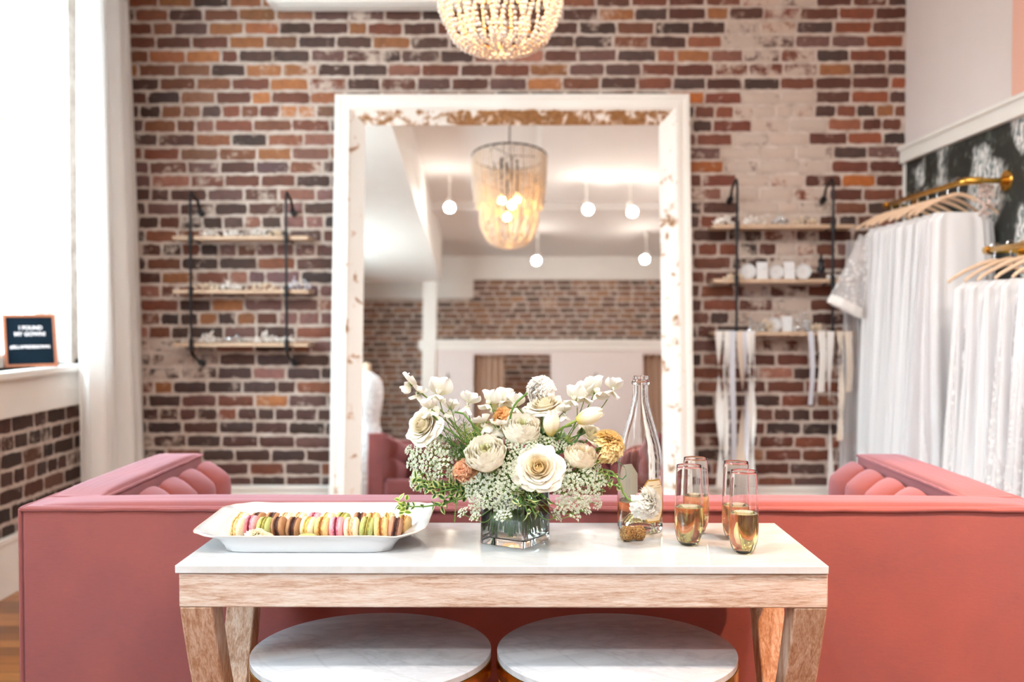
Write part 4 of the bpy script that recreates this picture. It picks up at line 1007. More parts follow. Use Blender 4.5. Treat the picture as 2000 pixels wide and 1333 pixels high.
umbels([(985, 1010, 1.925, .75), (930, 1012, 1.94, .6), (905, 1003, 1.95, .6)], 'small lace flower head hanging low against the glass vase', 'low lace flowers')
umbels([(1100, 925, 1.95, .85), (1120, 945, 1.94, 1), (1145, 935, 1.95, 1), (1100, 965, 1.94, 1), (1130, 975, 1.93, 1), (1155, 960, 1.95, .9), (1095, 990, 1.94, .8), (1118, 1005, 1.935, .85), (1140, 995, 1.94, .7), (1085, 1010, 1.95, .6), (1165, 985, 1.96, .55), (1172, 940, 1.97, .7), (1140, 912, 1.97, .8), (1110, 905, 1.97, .6), (1085, 950, 1.95, .6), (1165, 915, 1.98, .6)],
       'cream lace flower head in the cluster right of the front rose', 'lace flowers right of the front rose')
umbels([(1035, 868, 1.96, .65), (1008, 880, 1.955, .7), (1045, 880, 1.96, .6), (1075, 868, 1.98, .7), (1055, 860, 1.99, .6), (998, 868, 1.97, .55), (1095, 870, 1.99, .6)], 'lace flower head between the upper ranunculus and the front rose', 'lace flowers in the middle')
umbels([(925, 855, 2.0, 1.15), (907, 842, 2.03, .8), (938, 838, 2.02, .7), (965, 800, 2.04, .6), (992, 800, 2.04, .6), (1110, 860, 2.0, .5), (1168, 880, 2.0, .5)], 'green unripe lace flower head above the left ranunculus', 'green lace flowers', (3,))
for o in ums: bpy.data.objects.remove(o)
# variegated foliage
def sprig(pts, n, L, W, label, group, kind='foliage_sprig', var=True, tip=None, dens=1, fine=False, dark=(34, 78, 42), edge=(200, 206, 140)):
    t = thing(kind, label, 'foliage', pts[0], 0, group)
    mb = MB(); m_ = len(pts)
    for i in range(n):
        f = (i+1)/n; k = f*(m_-1); j = min(int(k), m_-2); p = pts[j].lerp(pts[j+1], k-j); d = (pts[j+1]-pts[j]).normalized()
        for s in (0, 1):
            a = i*1.9 + s*pi; sd = d.orthogonal().normalized(); sd.rotate(Matrix.Rotation(a, 3, d)); dr = (sd + d*U(.3, .8) + Vector((0, 0, .1))).normalized()
            l_ = L*U(.75, 1.15)*(1-.25*f)
            if fine: mb.tube([p, p+dr*l_*.6, p+dr*l_+Vector((0, 0, .002))], .00035, 3, col(*dark))
            else: leafmesh(mb, Matrix.Translation(p) @ aim(dr, U(0, 6)), l_, W*U(.8, 1.15), U(.1, .4), var, dark, edge, U(-.1, .35))
    mb.build('leaves', M_leaf, t, world=True, smooth=60)
    if (Vector(pts[0])-VC-Vector((0, 0, VH))).length < .05: bq = Matrix.Rotation(.545, 3, 'Z') @ Vector((U(-.042, .042), U(-.042, .042), 0)); pts = [VC + bq + Vector((0, 0, U(.02, .036))), VC + bq*.8 + Vector((0, 0, .075))] + list(pts)
    MB().tube(pts, .0018 if not fine else .0009, 6, col(96, 138, 58)).build('stem', M_leaf, t, world=True)
    return t
random.seed(33)
vm = VC + Vector((0, 0, VH))
vine = [vm + Vector((-.03, -.02, .01)), P(900, 975, 1.96), P(865, 985, 1.96), P(830, 990, 1.965), P(803, 990, 1.97), P(790, 988, 1.97)]
t = sprig(vine, 8, .016, .0045, 'long trailing variegated vine reaching left over the platter', None, 'trailing_vine')
mb = MB()
for k in range(16):
    a = k*2.4; d = Vector((cos(a)*.8-.5, sin(a)*.5, .5*sin(a*1.7))); leafmesh(mb, Matrix.Translation(P(788+U(-10, 6), 988+U(-12, 14), 1.97)) @ aim(d, U(0, 6)), U(.012, .018), .0052, .2, True, (110, 150, 40), (226, 230, 150))
mb.build('tip_leaves', M_leaf, t, world=True, smooth=60)
for k, (e, c_) in enumerate((((818, 950), (850, 955)), ((835, 955), (870, 950)), ((850, 965), (885, 950)), ((868, 975), (900, 950)), ((812, 935), (850, 950)), ((862, 990), (880, 970)))):
    a, b = vm + Vector((-.03, -.02, 0)), P(e[0], e[1], 1.96)
    sprig(bez(a, P(c_[0], c_[1], 1.96), b, 8), 9, .021, .0062, 'variegated leafy sprig spreading left under the lace flowers', 'foliage sprigs on the left')
for k, (x, y) in enumerate(((1000, 975), (1018, 985), (1035, 975), (1050, 985), (1068, 975), (1030, 1000), (1010, 960), (1050, 960), (1045, 1005))):
    sprig(bez(vm + Vector((U(-.02, .03), -.035, -.01)), vm + Vector((0, -.07, .04)), P(x, y, 1.925), 6), 7, .024, .0058, 'cream edged leafy sprig spilling over the vase rim', 'foliage sprigs over the vase rim')
for k, (x, y) in enumerate(((1190, 945), (1205, 950), (1180, 925), (1175, 960), (1200, 930), (1165, 905))):
    sprig(bez(vm + Vector((.03, -.01, 0)), P(1140, 920, 1.98), P(x, y, 1.975), 7), 9, .018, .0055, 'variegated leafy sprig at the right edge of the bouquet', 'foliage sprigs on the right', dark=(70, 96, 40))
for k in range(34):   # dark filler leaves between the blooms
    a = 2*pi*k/34 + U(-.1, .1); rr_ = U(.05, .13); top = vm + Vector((rr_*cos(a)*1.15, .55*rr_*sin(a)-.01, U(.005, .115)))
    sprig(bez(vm, vm + Vector((0, 0, .05)), top, 6), 7, .030, .0085, 'dark green leafy sprig deep inside the bouquet', 'filler foliage inside the bouquet', dark=(38, 70, 34), edge=(120, 150, 84))
for (x, y, x2, y2) in ((880, 795, 905, 870), (862, 830, 890, 880), (885, 850, 905, 880), (860, 870, 895, 895), (905, 820, 915, 880), (878, 865, 900, 900), (872, 845, 905, 890)):
    sprig([vm + Vector((-.03, -.02, .0)), P(x2, y2, 1.99), P((x+x2)/2, (y+y2)/2+4, 1.985), P(x, y, 1.98)], 16, .020, 0, 'fine feathery dark green dill sprig near the left rose', 'dill sprigs', 'dill_sprig', fine=True, dark=(58, 92, 44))
sprig([P(893, 970, 1.96), P(891, 985, 1.955), P(889, 1003, 1.95), P(888, 1020, 1.95)], 12, .006, 0, 'thin green tendril hanging down left of the vase', None, 'hanging_tendril', fine=True, dark=(120, 130, 64))
# thick bare stems seen arching at the right and left
for i, (a, b, c_, lb) in enumerate((((1090, 868), (1100, 835), (1117, 832), 'thin bent green stem between the tulips'), ((1100, 880), (1125, 862), (1133, 848), 'dark green cut stem below the leaning tulip'), ((892, 850), (868, 835), (845, 812), 'thick green stem rising to the left sweet peas'), ((930, 835), (905, 808), (888, 805), 'thin stem bending left above the green lace flower'), ((990, 806), (1010, 785), (1030, 768), 'pale green stem leading up to the top carnation'))):
    A = P(a[0], a[1], 1.98); t = thing('bare_stem', lb, 'stem', A)
    MB().tube([vm + Vector((0, 0, 0))] + bez(vm.lerp(A, .6), A, P(b[0], b[1], 1.985), 6) + [P(c_[0], c_[1], 1.99)], .0021, 7, col(100, 138, 62) if i != 1 else col(58, 100, 44)).build('stem', M_leaf, t, world=True)
# cream blossom lying on the platter
random.seed(5)
p = P(493, 1040, 1.965); t = thing('cream_blossom', 'loose cream blossom lying on the platter among the macarons', 'flower', (p.x, 1.978, TZ+.012))
carnation(.017, 70, (236, 222, 150), (248, 242, 222)).xf(Matrix.Translation((.008, -.004, .012)) @ aim((.3, -.4, .8))).build('bloom', M_petal, t)
mb = MB()
for k in range(7): flat_petal(mb, Matrix.Translation((-.006, .004, .002)) @ Matrix.Rotation(-.9+.28*k, 4, 'Y') @ Matrix.Rotation(-.4, 4, 'X'), .026, .011, .2, col(240, 232, 196), col(249, 245, 230), .001)
mb.build('outer_petals', M_petal, t)
# ------------------------------------------------------------------ wall shelves
def shelf_unit(label, x0, x1, ux, zs, ztop, zbot):
    t = thing('wall_shelf', label, 'shelf', ((x0+x1)/2, YB, zs[0]))
    yf = 5.50
    for z_ in zs: MB().box((x0, yf, z_-.011), (x1, 5.672, z_+.011)).build('shelf_board', M_shelf, t, world=True, bevel=.002, seg=2)
    for x in ux:
        top = [(x, yf-.012, zbot)] + [(x, yf-.012, z_) for z_ in (zbot+.2, ztop-.06)] + [(x, yf-.008, ztop-.025), (x, yf+.012, ztop), (x, yf+.05, ztop-.008), (x, yf+.12, ztop-.035), (x, 5.655, ztop-.09)]
        p = MB().tube(top, .0075, 10); p.tube([(x, 5.655, ztop-.09), (x, 5.69, ztop-.10)], .018, 12)
        p.tube([(x, yf-.012, zbot), (x, yf+.02, zbot-.03), (x, 5.66, zbot-.075)], .0075, 10); p.tube([(x, 5.655, zbot-.07), (x, 5.69, zbot-.08)], .018, 12)
        p.build('pipe_upright', M_blackm, t, world=True)
        for z_ in zs:
            MB().tube([(x, yf-.014, z_), (x, 5.665, z_-.02)], .006, 8).tube([(x, yf-.012, z_-.03), (x, yf-.012, z_+.028)], .0125, 12).build('shelf_clamp', M_blackm, t, world=True)
    return t
ZL = (1.073, 1.368, 1.665); ZR = (1.135, 1.427, 1.727)
shelf_unit('three tier pipe and wood wall shelf left of the mirror', -1.905, -1.155, (-1.80, -1.272), ZL, 1.915, 1.04)
shelf_unit('three tier pipe and wood wall shelf right of the mirror', 1.085, 1.86, (1.208, 1.735), ZR, 1.985, 1.10)
M_pearl = plain('pearl', rgb(240, 236, 232), .25); M_sil = plain('crystal', rgb(225, 228, 232), .12, .8); M_beige = plain('beige_lace', rgb(226, 208, 184), .7)
def hairpiece(px, z_, wpx, h_, label, mat, kind='bridal_hairpiece', cat='hairpiece', Y=5.56, grp=None):
    c = P(px, 600, Y); w_ = wpx*Y/F; t = thing(kind, label, cat, (c.x, Y, z_+.0115), 0, grp)
    mb = MB()
    for k in range(34):
        f = U(-1, 1); q = math.sqrt(max(0, 1-f*f)); x, y, z2 = f*w_/2, U(-.03, .03)*q, max(.003, h_*q*abs(random.gauss(.35, .28)))
        r_ = U(.003, .0075)
        if k % 3: flat_petal(mb, Matrix.Translation((x, y, min(z2, h_))) @ aim((U(-1, 1), U(-1, .3), U(.1, 1))), U(.016, .028), U(.006, .01), .3, (1, 1, 1, 1), (1, 1, 1, 1), 0, 4, 4)
        else: mb.ball((x, y, max(r_, min(z2, h_))), r_, 7, 5)
    mb.build('petals_and_beads', mat, t, attr=False)
    MB().tube([(-w_/2, 0, .003), (-w_/6, -.008, .004), (w_/6, .006, .003), (w_/2, 0, .004)], .0012, 5).build('wire', M_sil, t)
for a in ((412, ZL[2], 34, .045, 'white flowered hairpiece at the left of the top left hand shelf', M_pearl), (455, ZL[2], 34, .028, 'low white beaded hairpiece in the middle left of the top left hand shelf', M_pearl),
          (508, ZL[2], 30, .042, 'white petal hairpiece right of centre on the top left hand shelf', M_pearl), (540, ZL[2], 26, .032, 'pale hairpiece beside the right pipe on the top left hand shelf', M_beige),
          (405, ZL[1], 46, .040, 'beige lace hairpiece at the left of the middle left hand shelf', M_beige), (452, ZL[1], 36, .042, 'white flower hairpiece on the middle left hand shelf', M_pearl),
          (517, ZL[1], 50, .032, 'long cream hair vine on the middle left hand shelf', M_beige), (585, ZL[1], 44, .062, 'grey tulle bow hairpiece at the right end of the middle left hand shelf', plain('grey_tulle', rgb(196, 196, 206), .8)),
          (412, ZL[0], 40, .062, 'tall white flower hairpiece on the bottom left hand shelf', M_pearl), (460, ZL[0], 44, .030, 'silver beaded hair vine on the bottom left hand shelf', M_sil),
          (520, ZL[0], 44, .050, 'white petal hairpiece near the right pipe on the bottom left hand shelf', M_pearl), (562, ZL[0], 26, .034, 'small white hairpiece by the right pipe on the bottom left hand shelf', M_pearl),
          (1412, ZR[2], 34, .05, 'sparkling white hairpiece at the left end of the top right hand shelf', M_pearl), (1472, ZR[2], 40, .055, 'pearl headband left of centre on the top right hand shelf', M_pearl),
          (1523, ZR[2], 34, .05, 'crystal tiara on the top right hand shelf', M_sil), (1572, ZR[2], 44, .036, 'blush beaded hairpiece right of the tiara', M_beige),
          (1432, ZR[1], 40, .018, 'low beige hairpiece at the left end of the middle right hand shelf', M_beige), (1628, ZR[1], 30, .020, 'low beaded hairpiece at the right of the middle right hand shelf', M_pearl),
          (1480, ZR[0], 36, .085, 'tall crystal hairpiece left on the bottom right hand shelf', M_sil), (1497, ZR[0], 20, .085, 'cream beaded hairpiece beside the tall crystal one', M_beige),
          (1567, ZR[0], 34, .105, 'silver beaded comb standing on the bottom right hand shelf', M_sil), (1592, ZR[0], 26, .035, 'low peach hairpiece right of the silver comb', M_beige)):
    hairpiece(*a)
def disc_box(px, z_, d, label):
    c = P(px, 600, 5.57); t = thing('ring_dish', label, 'trinket dish', (c.x, 5.57, z_+.0115), 0, 'round white dishes on the right shelf')
    q = Matrix.Translation((0, .012, d/2)) @ Matrix.Rotation(radians(-82), 4, 'X') @ Matrix.Rotation(pi, 4, 'X')
    MB().lathe([(d*.2, -.004), (d*.46, -.002), (d*.5, .010), (d*.475, .010), (d*.42, .002), (.001, .001)], 32, q, cap=False).build('dish', M_cer, t)
    m2 = MB()
    for k in range(9): a = k*.7; m2.ball(q @ Vector((d*.26*cos(a), d*.26*sin(a), .006)), .005, 6, 4)
    m2.build('earring', M_sil if d < .08 else M_pearl, t)
disc_box(1461, ZR[1], .088, 'left round white trinket dish on the middle right hand shelf')
disc_box(1516, ZR[1], .082, 'centre round white trinket dish between two white cards')
disc_box(1569, ZR[1], .088, 'right round white trinket dish on the middle right hand shelf')
disc_box(1513, ZR[0], .080, 'round white trinket dish on the bottom right hand shelf')
def card(px, z_, wd, ht, label):
    c = P(px, 600, 5.575); t = thing('earring_card', label, 'card', (c.x, 5.575, z_+.0115), 0, 'white display cards on the right shelf')
    q = Matrix.Rotation(radians(-9), 4, 'X')
    MB().box((-wd/2, 0, 0), (wd/2, .004, ht), q).build('card_board', M_cer, t, bevel=.001, seg=1)
    m2 = MB(); [m2.ball(q @ Vector((s*wd*.2, -.004, ht*.6)), .005, 7, 5) for s in (-1, 1)]; m2.build('earring', M_sil, t)
    MB().box((-wd*.2, .006, 0), (wd*.2, .03, .003)).build('stand_foot', M_cer, t)
card(1489, ZR[1], .062, .098, 'left white earring card on the middle right hand shelf'); card(1542, ZR[1], .062, .100, 'right white earring card on the middle right hand shelf'); card(1538, ZR[0], .058, .088, 'white earring card on the bottom right hand shelf')
c = P(1603, 600, 5.56); t = thing('figurine', 'small black dress form stand on the middle right hand shelf', 'figurine', (c.x, 5.56, ZR[1]+.0115))
MB().lathe([(.022, 0), (.022, .004), (.006, .008), (.006, .035), (.020, .042), (.022, .06), (.013, .078), (.017, .095), (.019, .105), (.008, .118), (.007, .135), (.002, .14)], 20).build('figure', M_blackm, t, smooth=50)
# sashes and belts draped over the lowest right hand shelf
M_rib = [M_ribbon, sheer('champagne_ribbon', rgb(222, 206, 190), .1, 0, .4), sheer('silver_ribbon', rgb(212, 214, 224), .1, 0, .35)]
def sash(px, w_, lens, mat, label, beads=False, twist=1, Y=5.478):
    x = P(px, 800, Y).x; z0 = ZR[0]+.017; t = thing('sash', label, 'sash', (x, Y, z0), 0, 'sashes hung over the lowest right hand shelf')
    s0 = U(0, 6)
    def g(u, v):
        s = 2*u-1
        if v < .06: q = v/.06; return Vector((x + s*w_/2, 5.62 - (5.62-Y)*q, z0 - (.004 if q > .9 else 0)))
        q = (v-.06)/.94; k = max(.12, abs(cos(q*pi*twist + s0*.5*0))) if twist else 1
        return Vector((x + s*w_/2*k + .006*sin(5*q+s0), Y - .004 + s*w_/2*.6*sin(q*pi*max(twist, .3)), z0 - .004 - (lens)*q))
    MB().grid(g, 6, 50).build('ribbon', mat, t, world=True)
    if beads:
        mb = MB()
        for k in range(int(lens/.011)):
            for s in (-.3, .3): mb.ball((x+s*w_+U(-.002, .002), Y-.008, z0-.01-k*.011), U(.003, .0055), 6, 4)
        mb.build('beads', M_pearl, t, world=True)
zb = lambda py: ZR[0] + .017 - (P(1500, py, 5.478).z)
for px, w_, py, m_, bd, tw, lb in ((1405, .040, 950, 0, False, 2, 'white satin sash leftmost under the right hand shelf'), (1418, .040, 905, 0, True, 1.5, 'white sash with beaded top, second from the left'), (1432, .032, 950, 2, False, 0, 'straight silver white ribbon in the left bunch'),
                                (1448, .050, 905, 1, False, 1, 'champagne ribbon beside the straight silver one'), (1457, .030, 950, 2, False, 1.5, 'thin pale blue white ribbon in the left bunch'), (1467, .046, 950, 0, True, 2, 'broad white sash rightmost in the left bunch'),
                                (1584, .030, 790, 2, False, 0, 'narrow silver ribbon leftmost in the right bunch'), (1604, .042, 765, 0, True, 0, 'short white beaded belt in the right bunch'), (1621, .040, 960, 0, False, 1, 'long white satin sash hanging to the baseboard in the right bunch'),
                                (1641, .034, 860, 1, True, 2, 'champagne sash in the right bunch'), (1657, .038, 765, 1, True, 0, 'short beaded pearl belt rightmost under the right hand shelf')):
    sash(px, w_, zb(py), M_rib[m_], lb, bd, tw)

# ------------------------------------------------------------------ brass rails, hangers and gowns on the right wall
def rail_thing(label, ya, yb, x, z_):
    t = thing('clothes_rail', label, 'clothes rail', (XR, (ya+yb)/2, z_))
    c = .035
    pts = [(XR-.01, ya, z_), (x+c, ya, z_), (x+c*.3, ya+c*.3, z_), (x, ya+c, z_), (x, yb-c, z_), (x+c*.3, yb-c*.3, z_), (x+c, yb, z_), (XR-.01, yb, z_)]
    MB().tube(pts, .0125, 14).build('rail_pipe', M_brass, t, world=True)
    for y in (ya, yb):
        MB().tube([(XR-.014, y, z_), (XR-.001, y, z_)], [.046, .050], 28).tube([(XR-.03, y, z_), (XR-.012, y, z_)], .020, 16).build('flange', M_brass, t, world=True)
        s = 1 if y == ya else -1
        MB().tube([(x+c+.03, y, z_), (x+c, y, z_), (x+c*.3, y+s*c*.3, z_), (x, y+s*c, z_), (x, y+s*(c+.03), z_)], .0175, 14).build('elbow', M_brass, t, world=True)
RX = 2.02; RZ1, RZ2 = 1.84, 1.515
rail_thing('upper brass wall rail holding white gowns near the brick wall', 4.50, 5.52, RX, RZ1)
rail_thing('lower brass wall rail holding white gowns nearer the viewer', 3.30, 4.34, RX, RZ2)
def hanger_mesh():
    hk = [(0, 0, -.050), (0, 0, -.012)] + [(.018*sin(a)*1.0, 0, .006 + .018*(-cos(a))+.0) for a in [0.0]] 
    hook = [(0, 0, -.060), (0, 0, -.030)] + [(.0155*sin(a), 0, -.001-.0155*cos(a)) for a in [k*pi/8 for k in range(2, 13)]]
    b = MB(); arm = []
    for k in range(25):
        s = -1 + 2*k/24; arm.append(Vector((s*.185, .012*s*s, -.062 - .085*abs(s)**1.5 - (.006 if abs(s) > .96 else 0))))
    b.tube(arm, [.0065 + .004*(1-abs(-1+2*k/24)) for k in range(25)], 8)
    return MB().tube(hook, .0019, 6), b
def gown_mesh(zt, zb_, ht, hb, th, seed, xmax=2.19, cx=RX, flare=1.0, y0=0, top='dress'):
    rn = random.Random(seed); ph = [rn.uniform(0, 6.28) for _ in range(6)]; nf = rn.randint(9, 13)
    def g(u, v):
        z_ = zb_ + (zt-zb_)*v; f = 1-v; a = 2*pi*u
        hw = ht + (hb-ht)*min(1, f*1.15)**.8*flare
        if v > .985: hw *= .8
        ty = th*(.35+.65*min(1, f*1.5)) + .02*f
        fold = (.005+.016*f)*sin(nf*a+ph[0]+2*sin(3*v+ph[1])) + (.002+.005*f)*sin((nf+5)*a+ph[2]+3*v)
        c_, s_ = cos(a), sin(a)
        x = cx + hw*(abs(c_)**.7)*(1 if c_ > 0 else -1) + fold*.6*c_ ; y = y0 + (ty+fold*.7)*(abs(s_)**.8)*(1 if s_ > 0 else -1)
        if x > xmax: x = xmax - .02*(x-xmax)
        return Vector((x, y, z_))
    mb = MB().grid(g, 140, 44, cu=True); L0 = 44*140
    mb.f.append(tuple(L0+i for i in range(140))); mb.m.append(0); return mb
hk, ar = hanger_mesh(); proto = thing('hanger', 'x', 'hanger', (RX, 4.56, RZ1)); hk.build('hook', M_steel, proto); ar.build('arms', M_hanger, proto)
random.seed(8)
first = [True]
def place_hanger(y, z_, label, grp, rz=0):
    if first[0]: h = proto; first[0] = False
    else: h = copy_tree(proto)
    h.location = (RX, y, z_); h.rotation_euler = (0, 0, rz); h['label'] = label; h['group'] = grp
ord_ = ['nearest', 'second', 'third', 'fourth', 'fifth', 'sixth', 'seventh', 'farthest']
for k in range(8):
    y = 4.585 + k*.115
    place_hanger(y, RZ1+.0115, 'blond wooden hanger on the upper brass rail, %s from the viewer' % ord_[k] if k else 'nearest blond wooden hanger on the upper brass rail', 'wooden hangers on the upper rail', U(-.12, .12))
    t = thing('wedding_gown', ('white tulle gown on the upper brass rail, %s from the viewer' % ord_[k]) if k else 'nearest white tulle gown on the upper brass rail', 'gown', (RX, y, .02), 0, 'gowns on the upper rail')
    gown_mesh(1.705, .02, .135, .20 if k < 6 else .165, .090, 40+k, y0=y).build('skirt', M_tulle, t, world=True, smooth=180)
    if k == 7:
        # flared lace sleeve reaching out over the brick wall
        A, B = Vector((1.885, y, 1.655)), Vector((1.765, y-.02, 1.27)); 
        def sl(u, v):
            a = 2*pi*u; c_ = A.lerp(B, v); ax = (B-A).normalized(); sx = Vector((cos(.45), 0, -sin(.45)))
            r_ = .045 + .055*v**1.3 + .006*sin(9*a)*v
            return c_ + sx*(r_*cos(a)) + Vector((0, 1, 0))*(r_*.45*sin(a))
        MB().grid(sl, 60, 16, cu=True).build('lace_sleeve', M_lace, t, world=True)
        MB().grid(lambda u, v: sl(u, .90+.12*v) + Vector((0, -.002, 0)), 60, 2, cu=True).build('scalloped_cuff', M_ribbon, t, world=True)
    if k == 0:
        gown_mesh(1.70, .05, .150, .25, .058, 71, y0=y-.0).build('tulle_overskirt', M_tulle2, t, world=True, smooth=180)
y = 5.46
t = thing('lace_veil', 'long sheer lace veil hanging behind the gowns against the brick wall', 'veil', (1.93, 5.45, .05))
def ve(u, v):
    z_ = .05+1.6*v; x = 1.80 + .22*u - .03*(1-v) + .012*sin(7*u*pi+v*2); return Vector((x, 5.50 + .022*sin(u*20+v*3), z_))
MB().grid(ve, 60, 30).build('veil_cloth', M_tulle2, t, world=True)
for k in range(7):
    y = 3.42 + k*.135
    place_hanger(y, RZ2+.0115, ('blond wooden hanger on the lower brass rail, %s from the viewer' % ord_[k]) if k else 'nearest blond wooden hanger on the lower brass rail', 'wooden hangers on the lower rail', U(-.10, .10))
    t = thing('wedding_gown', ('white gown on the lower brass rail, %s from the viewer' % ord_[k]) if k else 'nearest white gown on the lower brass rail', 'gown', (RX, y, .02), 0, 'gowns on the lower rail')
    gown_mesh(1.375, .02, .160, .21, .078, 60+k, y0=y).build('skirt', M_tulle, t, world=True, smooth=180)
    if k in (2, 3, 6): gown_mesh(1.37, .10, .155, .215, .062, 80+k, y0=y).build('lace_overlay', M_lace, t, world=True, smooth=180)
# lace bodice detail on the hanger end at the upper rail
t = thing('lace_bodice', 'cream lace bodice strap hung on the near end of the upper rail', 'garment', (2.13, 4.56, 1.72))
mb = MB()
for k in range(60): flat_petal(mb, Matrix.Translation((2.13+random.gauss(0, .018), 4.56+U(-.02, .02), 1.725+U(-.05, .10))) @ aim((U(-1, 1), U(-1, 0), U(-.3, 1))), U(.018, .03), .009, .3, (1, 1, 1, 1), (1, 1, 1, 1), 0, 4, 3)
mb.build('lace_petals', plain('cream_lace', rgb(232, 214, 206), .8), t, world=True, attr=False)
# dress form with lace gown, seen in the mirror
gx, gy = -1.70, -.2
t = thing('dress_form', 'lace wedding gown on a dress form, seen at the left edge of the mirror', 'gown', (gx, gy, 0))
def dfm(u, v):
    z_ = .04 + 1.72*v; a = 2*pi*u
    pr = [(0, .42), (.2, .37), (.45, .27), (.62, .17), (.68, .145), (.78, .175), (.88, .19), (.96, .16), (1, .06)]
    for (v0, r0), (v1, r1) in zip(pr, pr[1:]):
        if v0 <= v <= v1: r_ = r0 + (r1-r0)*(v-v0)/(v1-v0); break
    f = max(0, 1-v/.62); r_ *= 1 + .09*f*sin(16*a+2*sin(3*v)) + .03*sin(31*a)*f
    return Vector((gx + r_*cos(a), gy + r_*.85*sin(a), z_))
MB().grid(dfm, 120, 40, cu=True).build('gown_body', M_tulle, t, world=True, smooth=180)
MB().grid(lambda u, v: (dfm(u, v)-Vector((gx, gy, 0)))*1.0 + Vector((gx, gy, 0)) + Vector((.006*cos(2*pi*u), .006*sin(2*pi*u), 0)), 120, 40, cu=True).build('lace_layer', M_lace, t, world=True, smooth=180)
MB().lathe([(.055, 1.74), (.05, 1.79), (.045, 1.85), (.03, 1.87), (.004, 1.88)], 20, Matrix.Translation((gx, gy, 0))).build('neck', M_shelf, t, world=True)

# ------------------------------------------------------------------ beaded chandelier
HX, HY, HZ = -.060, 3.60, 2.89
t = thing('beaded_chandelier', 'white wooden bead chandelier glowing warmly, hanging above the sofa', 'chandelier', (HX, HY, HZ))
def wood_bead():
    m, nt, b = newmat('white_beads'); b.inputs['Base Color'].default_value = rgb(240, 234, 226); b.inputs['Roughness'].default_value = .5
    tr = N(nt, 'ShaderNodeBsdfTranslucent'); tr.inputs[0].default_value = rgb(250, 225, 185); x = N(nt, 'ShaderNodeMixShader'); x.inputs[0].default_value = .12
    nt.links.new(b.outputs[0], x.inputs[1]); nt.links.new(tr.outputs[0], x.inputs[2]); nt.links.new(x.outputs[0], nt.nodes['Material Output'].inputs[0]); return m
M_bead = wood_bead()
def torus(R0, z_, r_): return MB().tube([(R0*cos(2*pi*k/64), R0*sin(2*pi*k/64), z_) for k in range(65)], r_, 8, cap=False)
torus(.288, 0, .008).build('ring', M_blackm, t); torus(.20, -.20, .004).build('ring', M_blackm, t); torus(.128, -.66, .003).build('ring', M_brass, t)
mb = MB()
for k in range(3):
    a = k*2*pi/3; mb.tube([(.288*cos(a), .288*sin(a), 0), (.20*cos(a), .20*sin(a), -.20)], .003, 6); mb.tube([(.288*cos(a), .288*sin(a), 0), (0, 0, .012)], .004, 6); mb.tube([(.20*cos(a), .20*sin(a), -.2), (.128*cos(a), .128*sin(a), -.66)], .003, 6)
mb.build('frame', M_blackm, t)
MB().tube([(0, 0, .0), (0, 0, ZC-HZ)], .006, 8).build('cord', plain('grey_cord', rgb(120, 118, 116), .6), t)
MB().lathe([(.06, ZC-HZ-.03), (.065, ZC-HZ-.01), (.065, ZC-HZ-.001)], 32).build('canopy', M_blackm, t)
def strand(pathf, n, name='bead_strand', r0=.0087, stop=0):
    mb = MB()
    for k in range(n):
        p = pathf(k/(n-1)); rr_ = r0*U(.8, 1.15)
        if stop and k > n*stop: break
        mb.ball(p + Vector((U(-.003, .003), U(-.003, .003), 0)), rr_, 8, 6, (1, 1, .92))
    return mb.build(name, M_bead, t, smooth=180)
random.seed(12)
protoO = []
for j in range(3):
    def po(f, j=j): z_ = -.005 - .40*f; r_ = .285 - .030*f**2 - .012*sin(pi*f)*0; return Vector((r_, .004*sin(5*f+j), z_ - .0*j))
    protoO.append(strand(po, 24 + j))
NO = 72
for k in range(NO):
    o = protoO[k % 3] if k < 3 else protoO[k % 3].copy()
    if k >= 3: C.objects.link(o)
    o.parent = t; o.rotation_euler = (0, 0, 2*pi*k/NO + U(-.02, .02))
protoI = []
for j in range(4):
    tw = (.55, -.55, .0, .28)[j]
    def pi_(f, tw=tw, j=j):
        g = min(1, f/.80); z_ = -.19 - .49*g; q = max(0, f-.80)/.20; r_ = .236 - .020*g - .058*max(0, (g-.7)/.3)**1.6
        if q > 0: r_ = .158 - .115*q; z_ = -.68 - .035*sin(q*pi*.6)
        a = tw*g + .06*sin(6*f+j) + .03*sin(17*f+2*j)
        return Vector((r_*cos(a), r_*sin(a), z_))
    protoI.append(strand(pi_, 39, r0=.0082, stop=(0, .86, .93, .86)[j]))
NI = 50
for k in range(NI):
    o = protoI[k % 4] if k < 4 else protoI[k % 4].copy()
    if k >= 4: C.objects.link(o)
    o.parent = t; o.rotation_euler = (0, 0, 2*pi*k/NI + U(-.03, .03))
M_bulb = emit('warm_bulb', (1, .66, .30, 1), 8)
for k, (x, y, z_) in enumerate(((.06, -.02, -.30), (-.06, .03, -.33), (.02, .06, -.38), (-.02, -.05, -.44))):
    o = MB().ball((x, y, z_), .012, 12, 8, (1, 1, 1.2)).build('bulb', M_bulb, t)
    l = bpy.data.lights.new('bulb_light', 'POINT'); l.energy = 2.4; l.color = (1, .52, .15); l.shadow_soft_size = .03
    lo = bpy.data.objects.new('bulb_light', l); C.objects.link(lo); lo.parent = t; lo.location = (x, y, z_-.03)
    MB().tube([(x, y, z_+.02), (x, y, -.02)], .010, 8).build('lamp_socket', M_blackm, t)

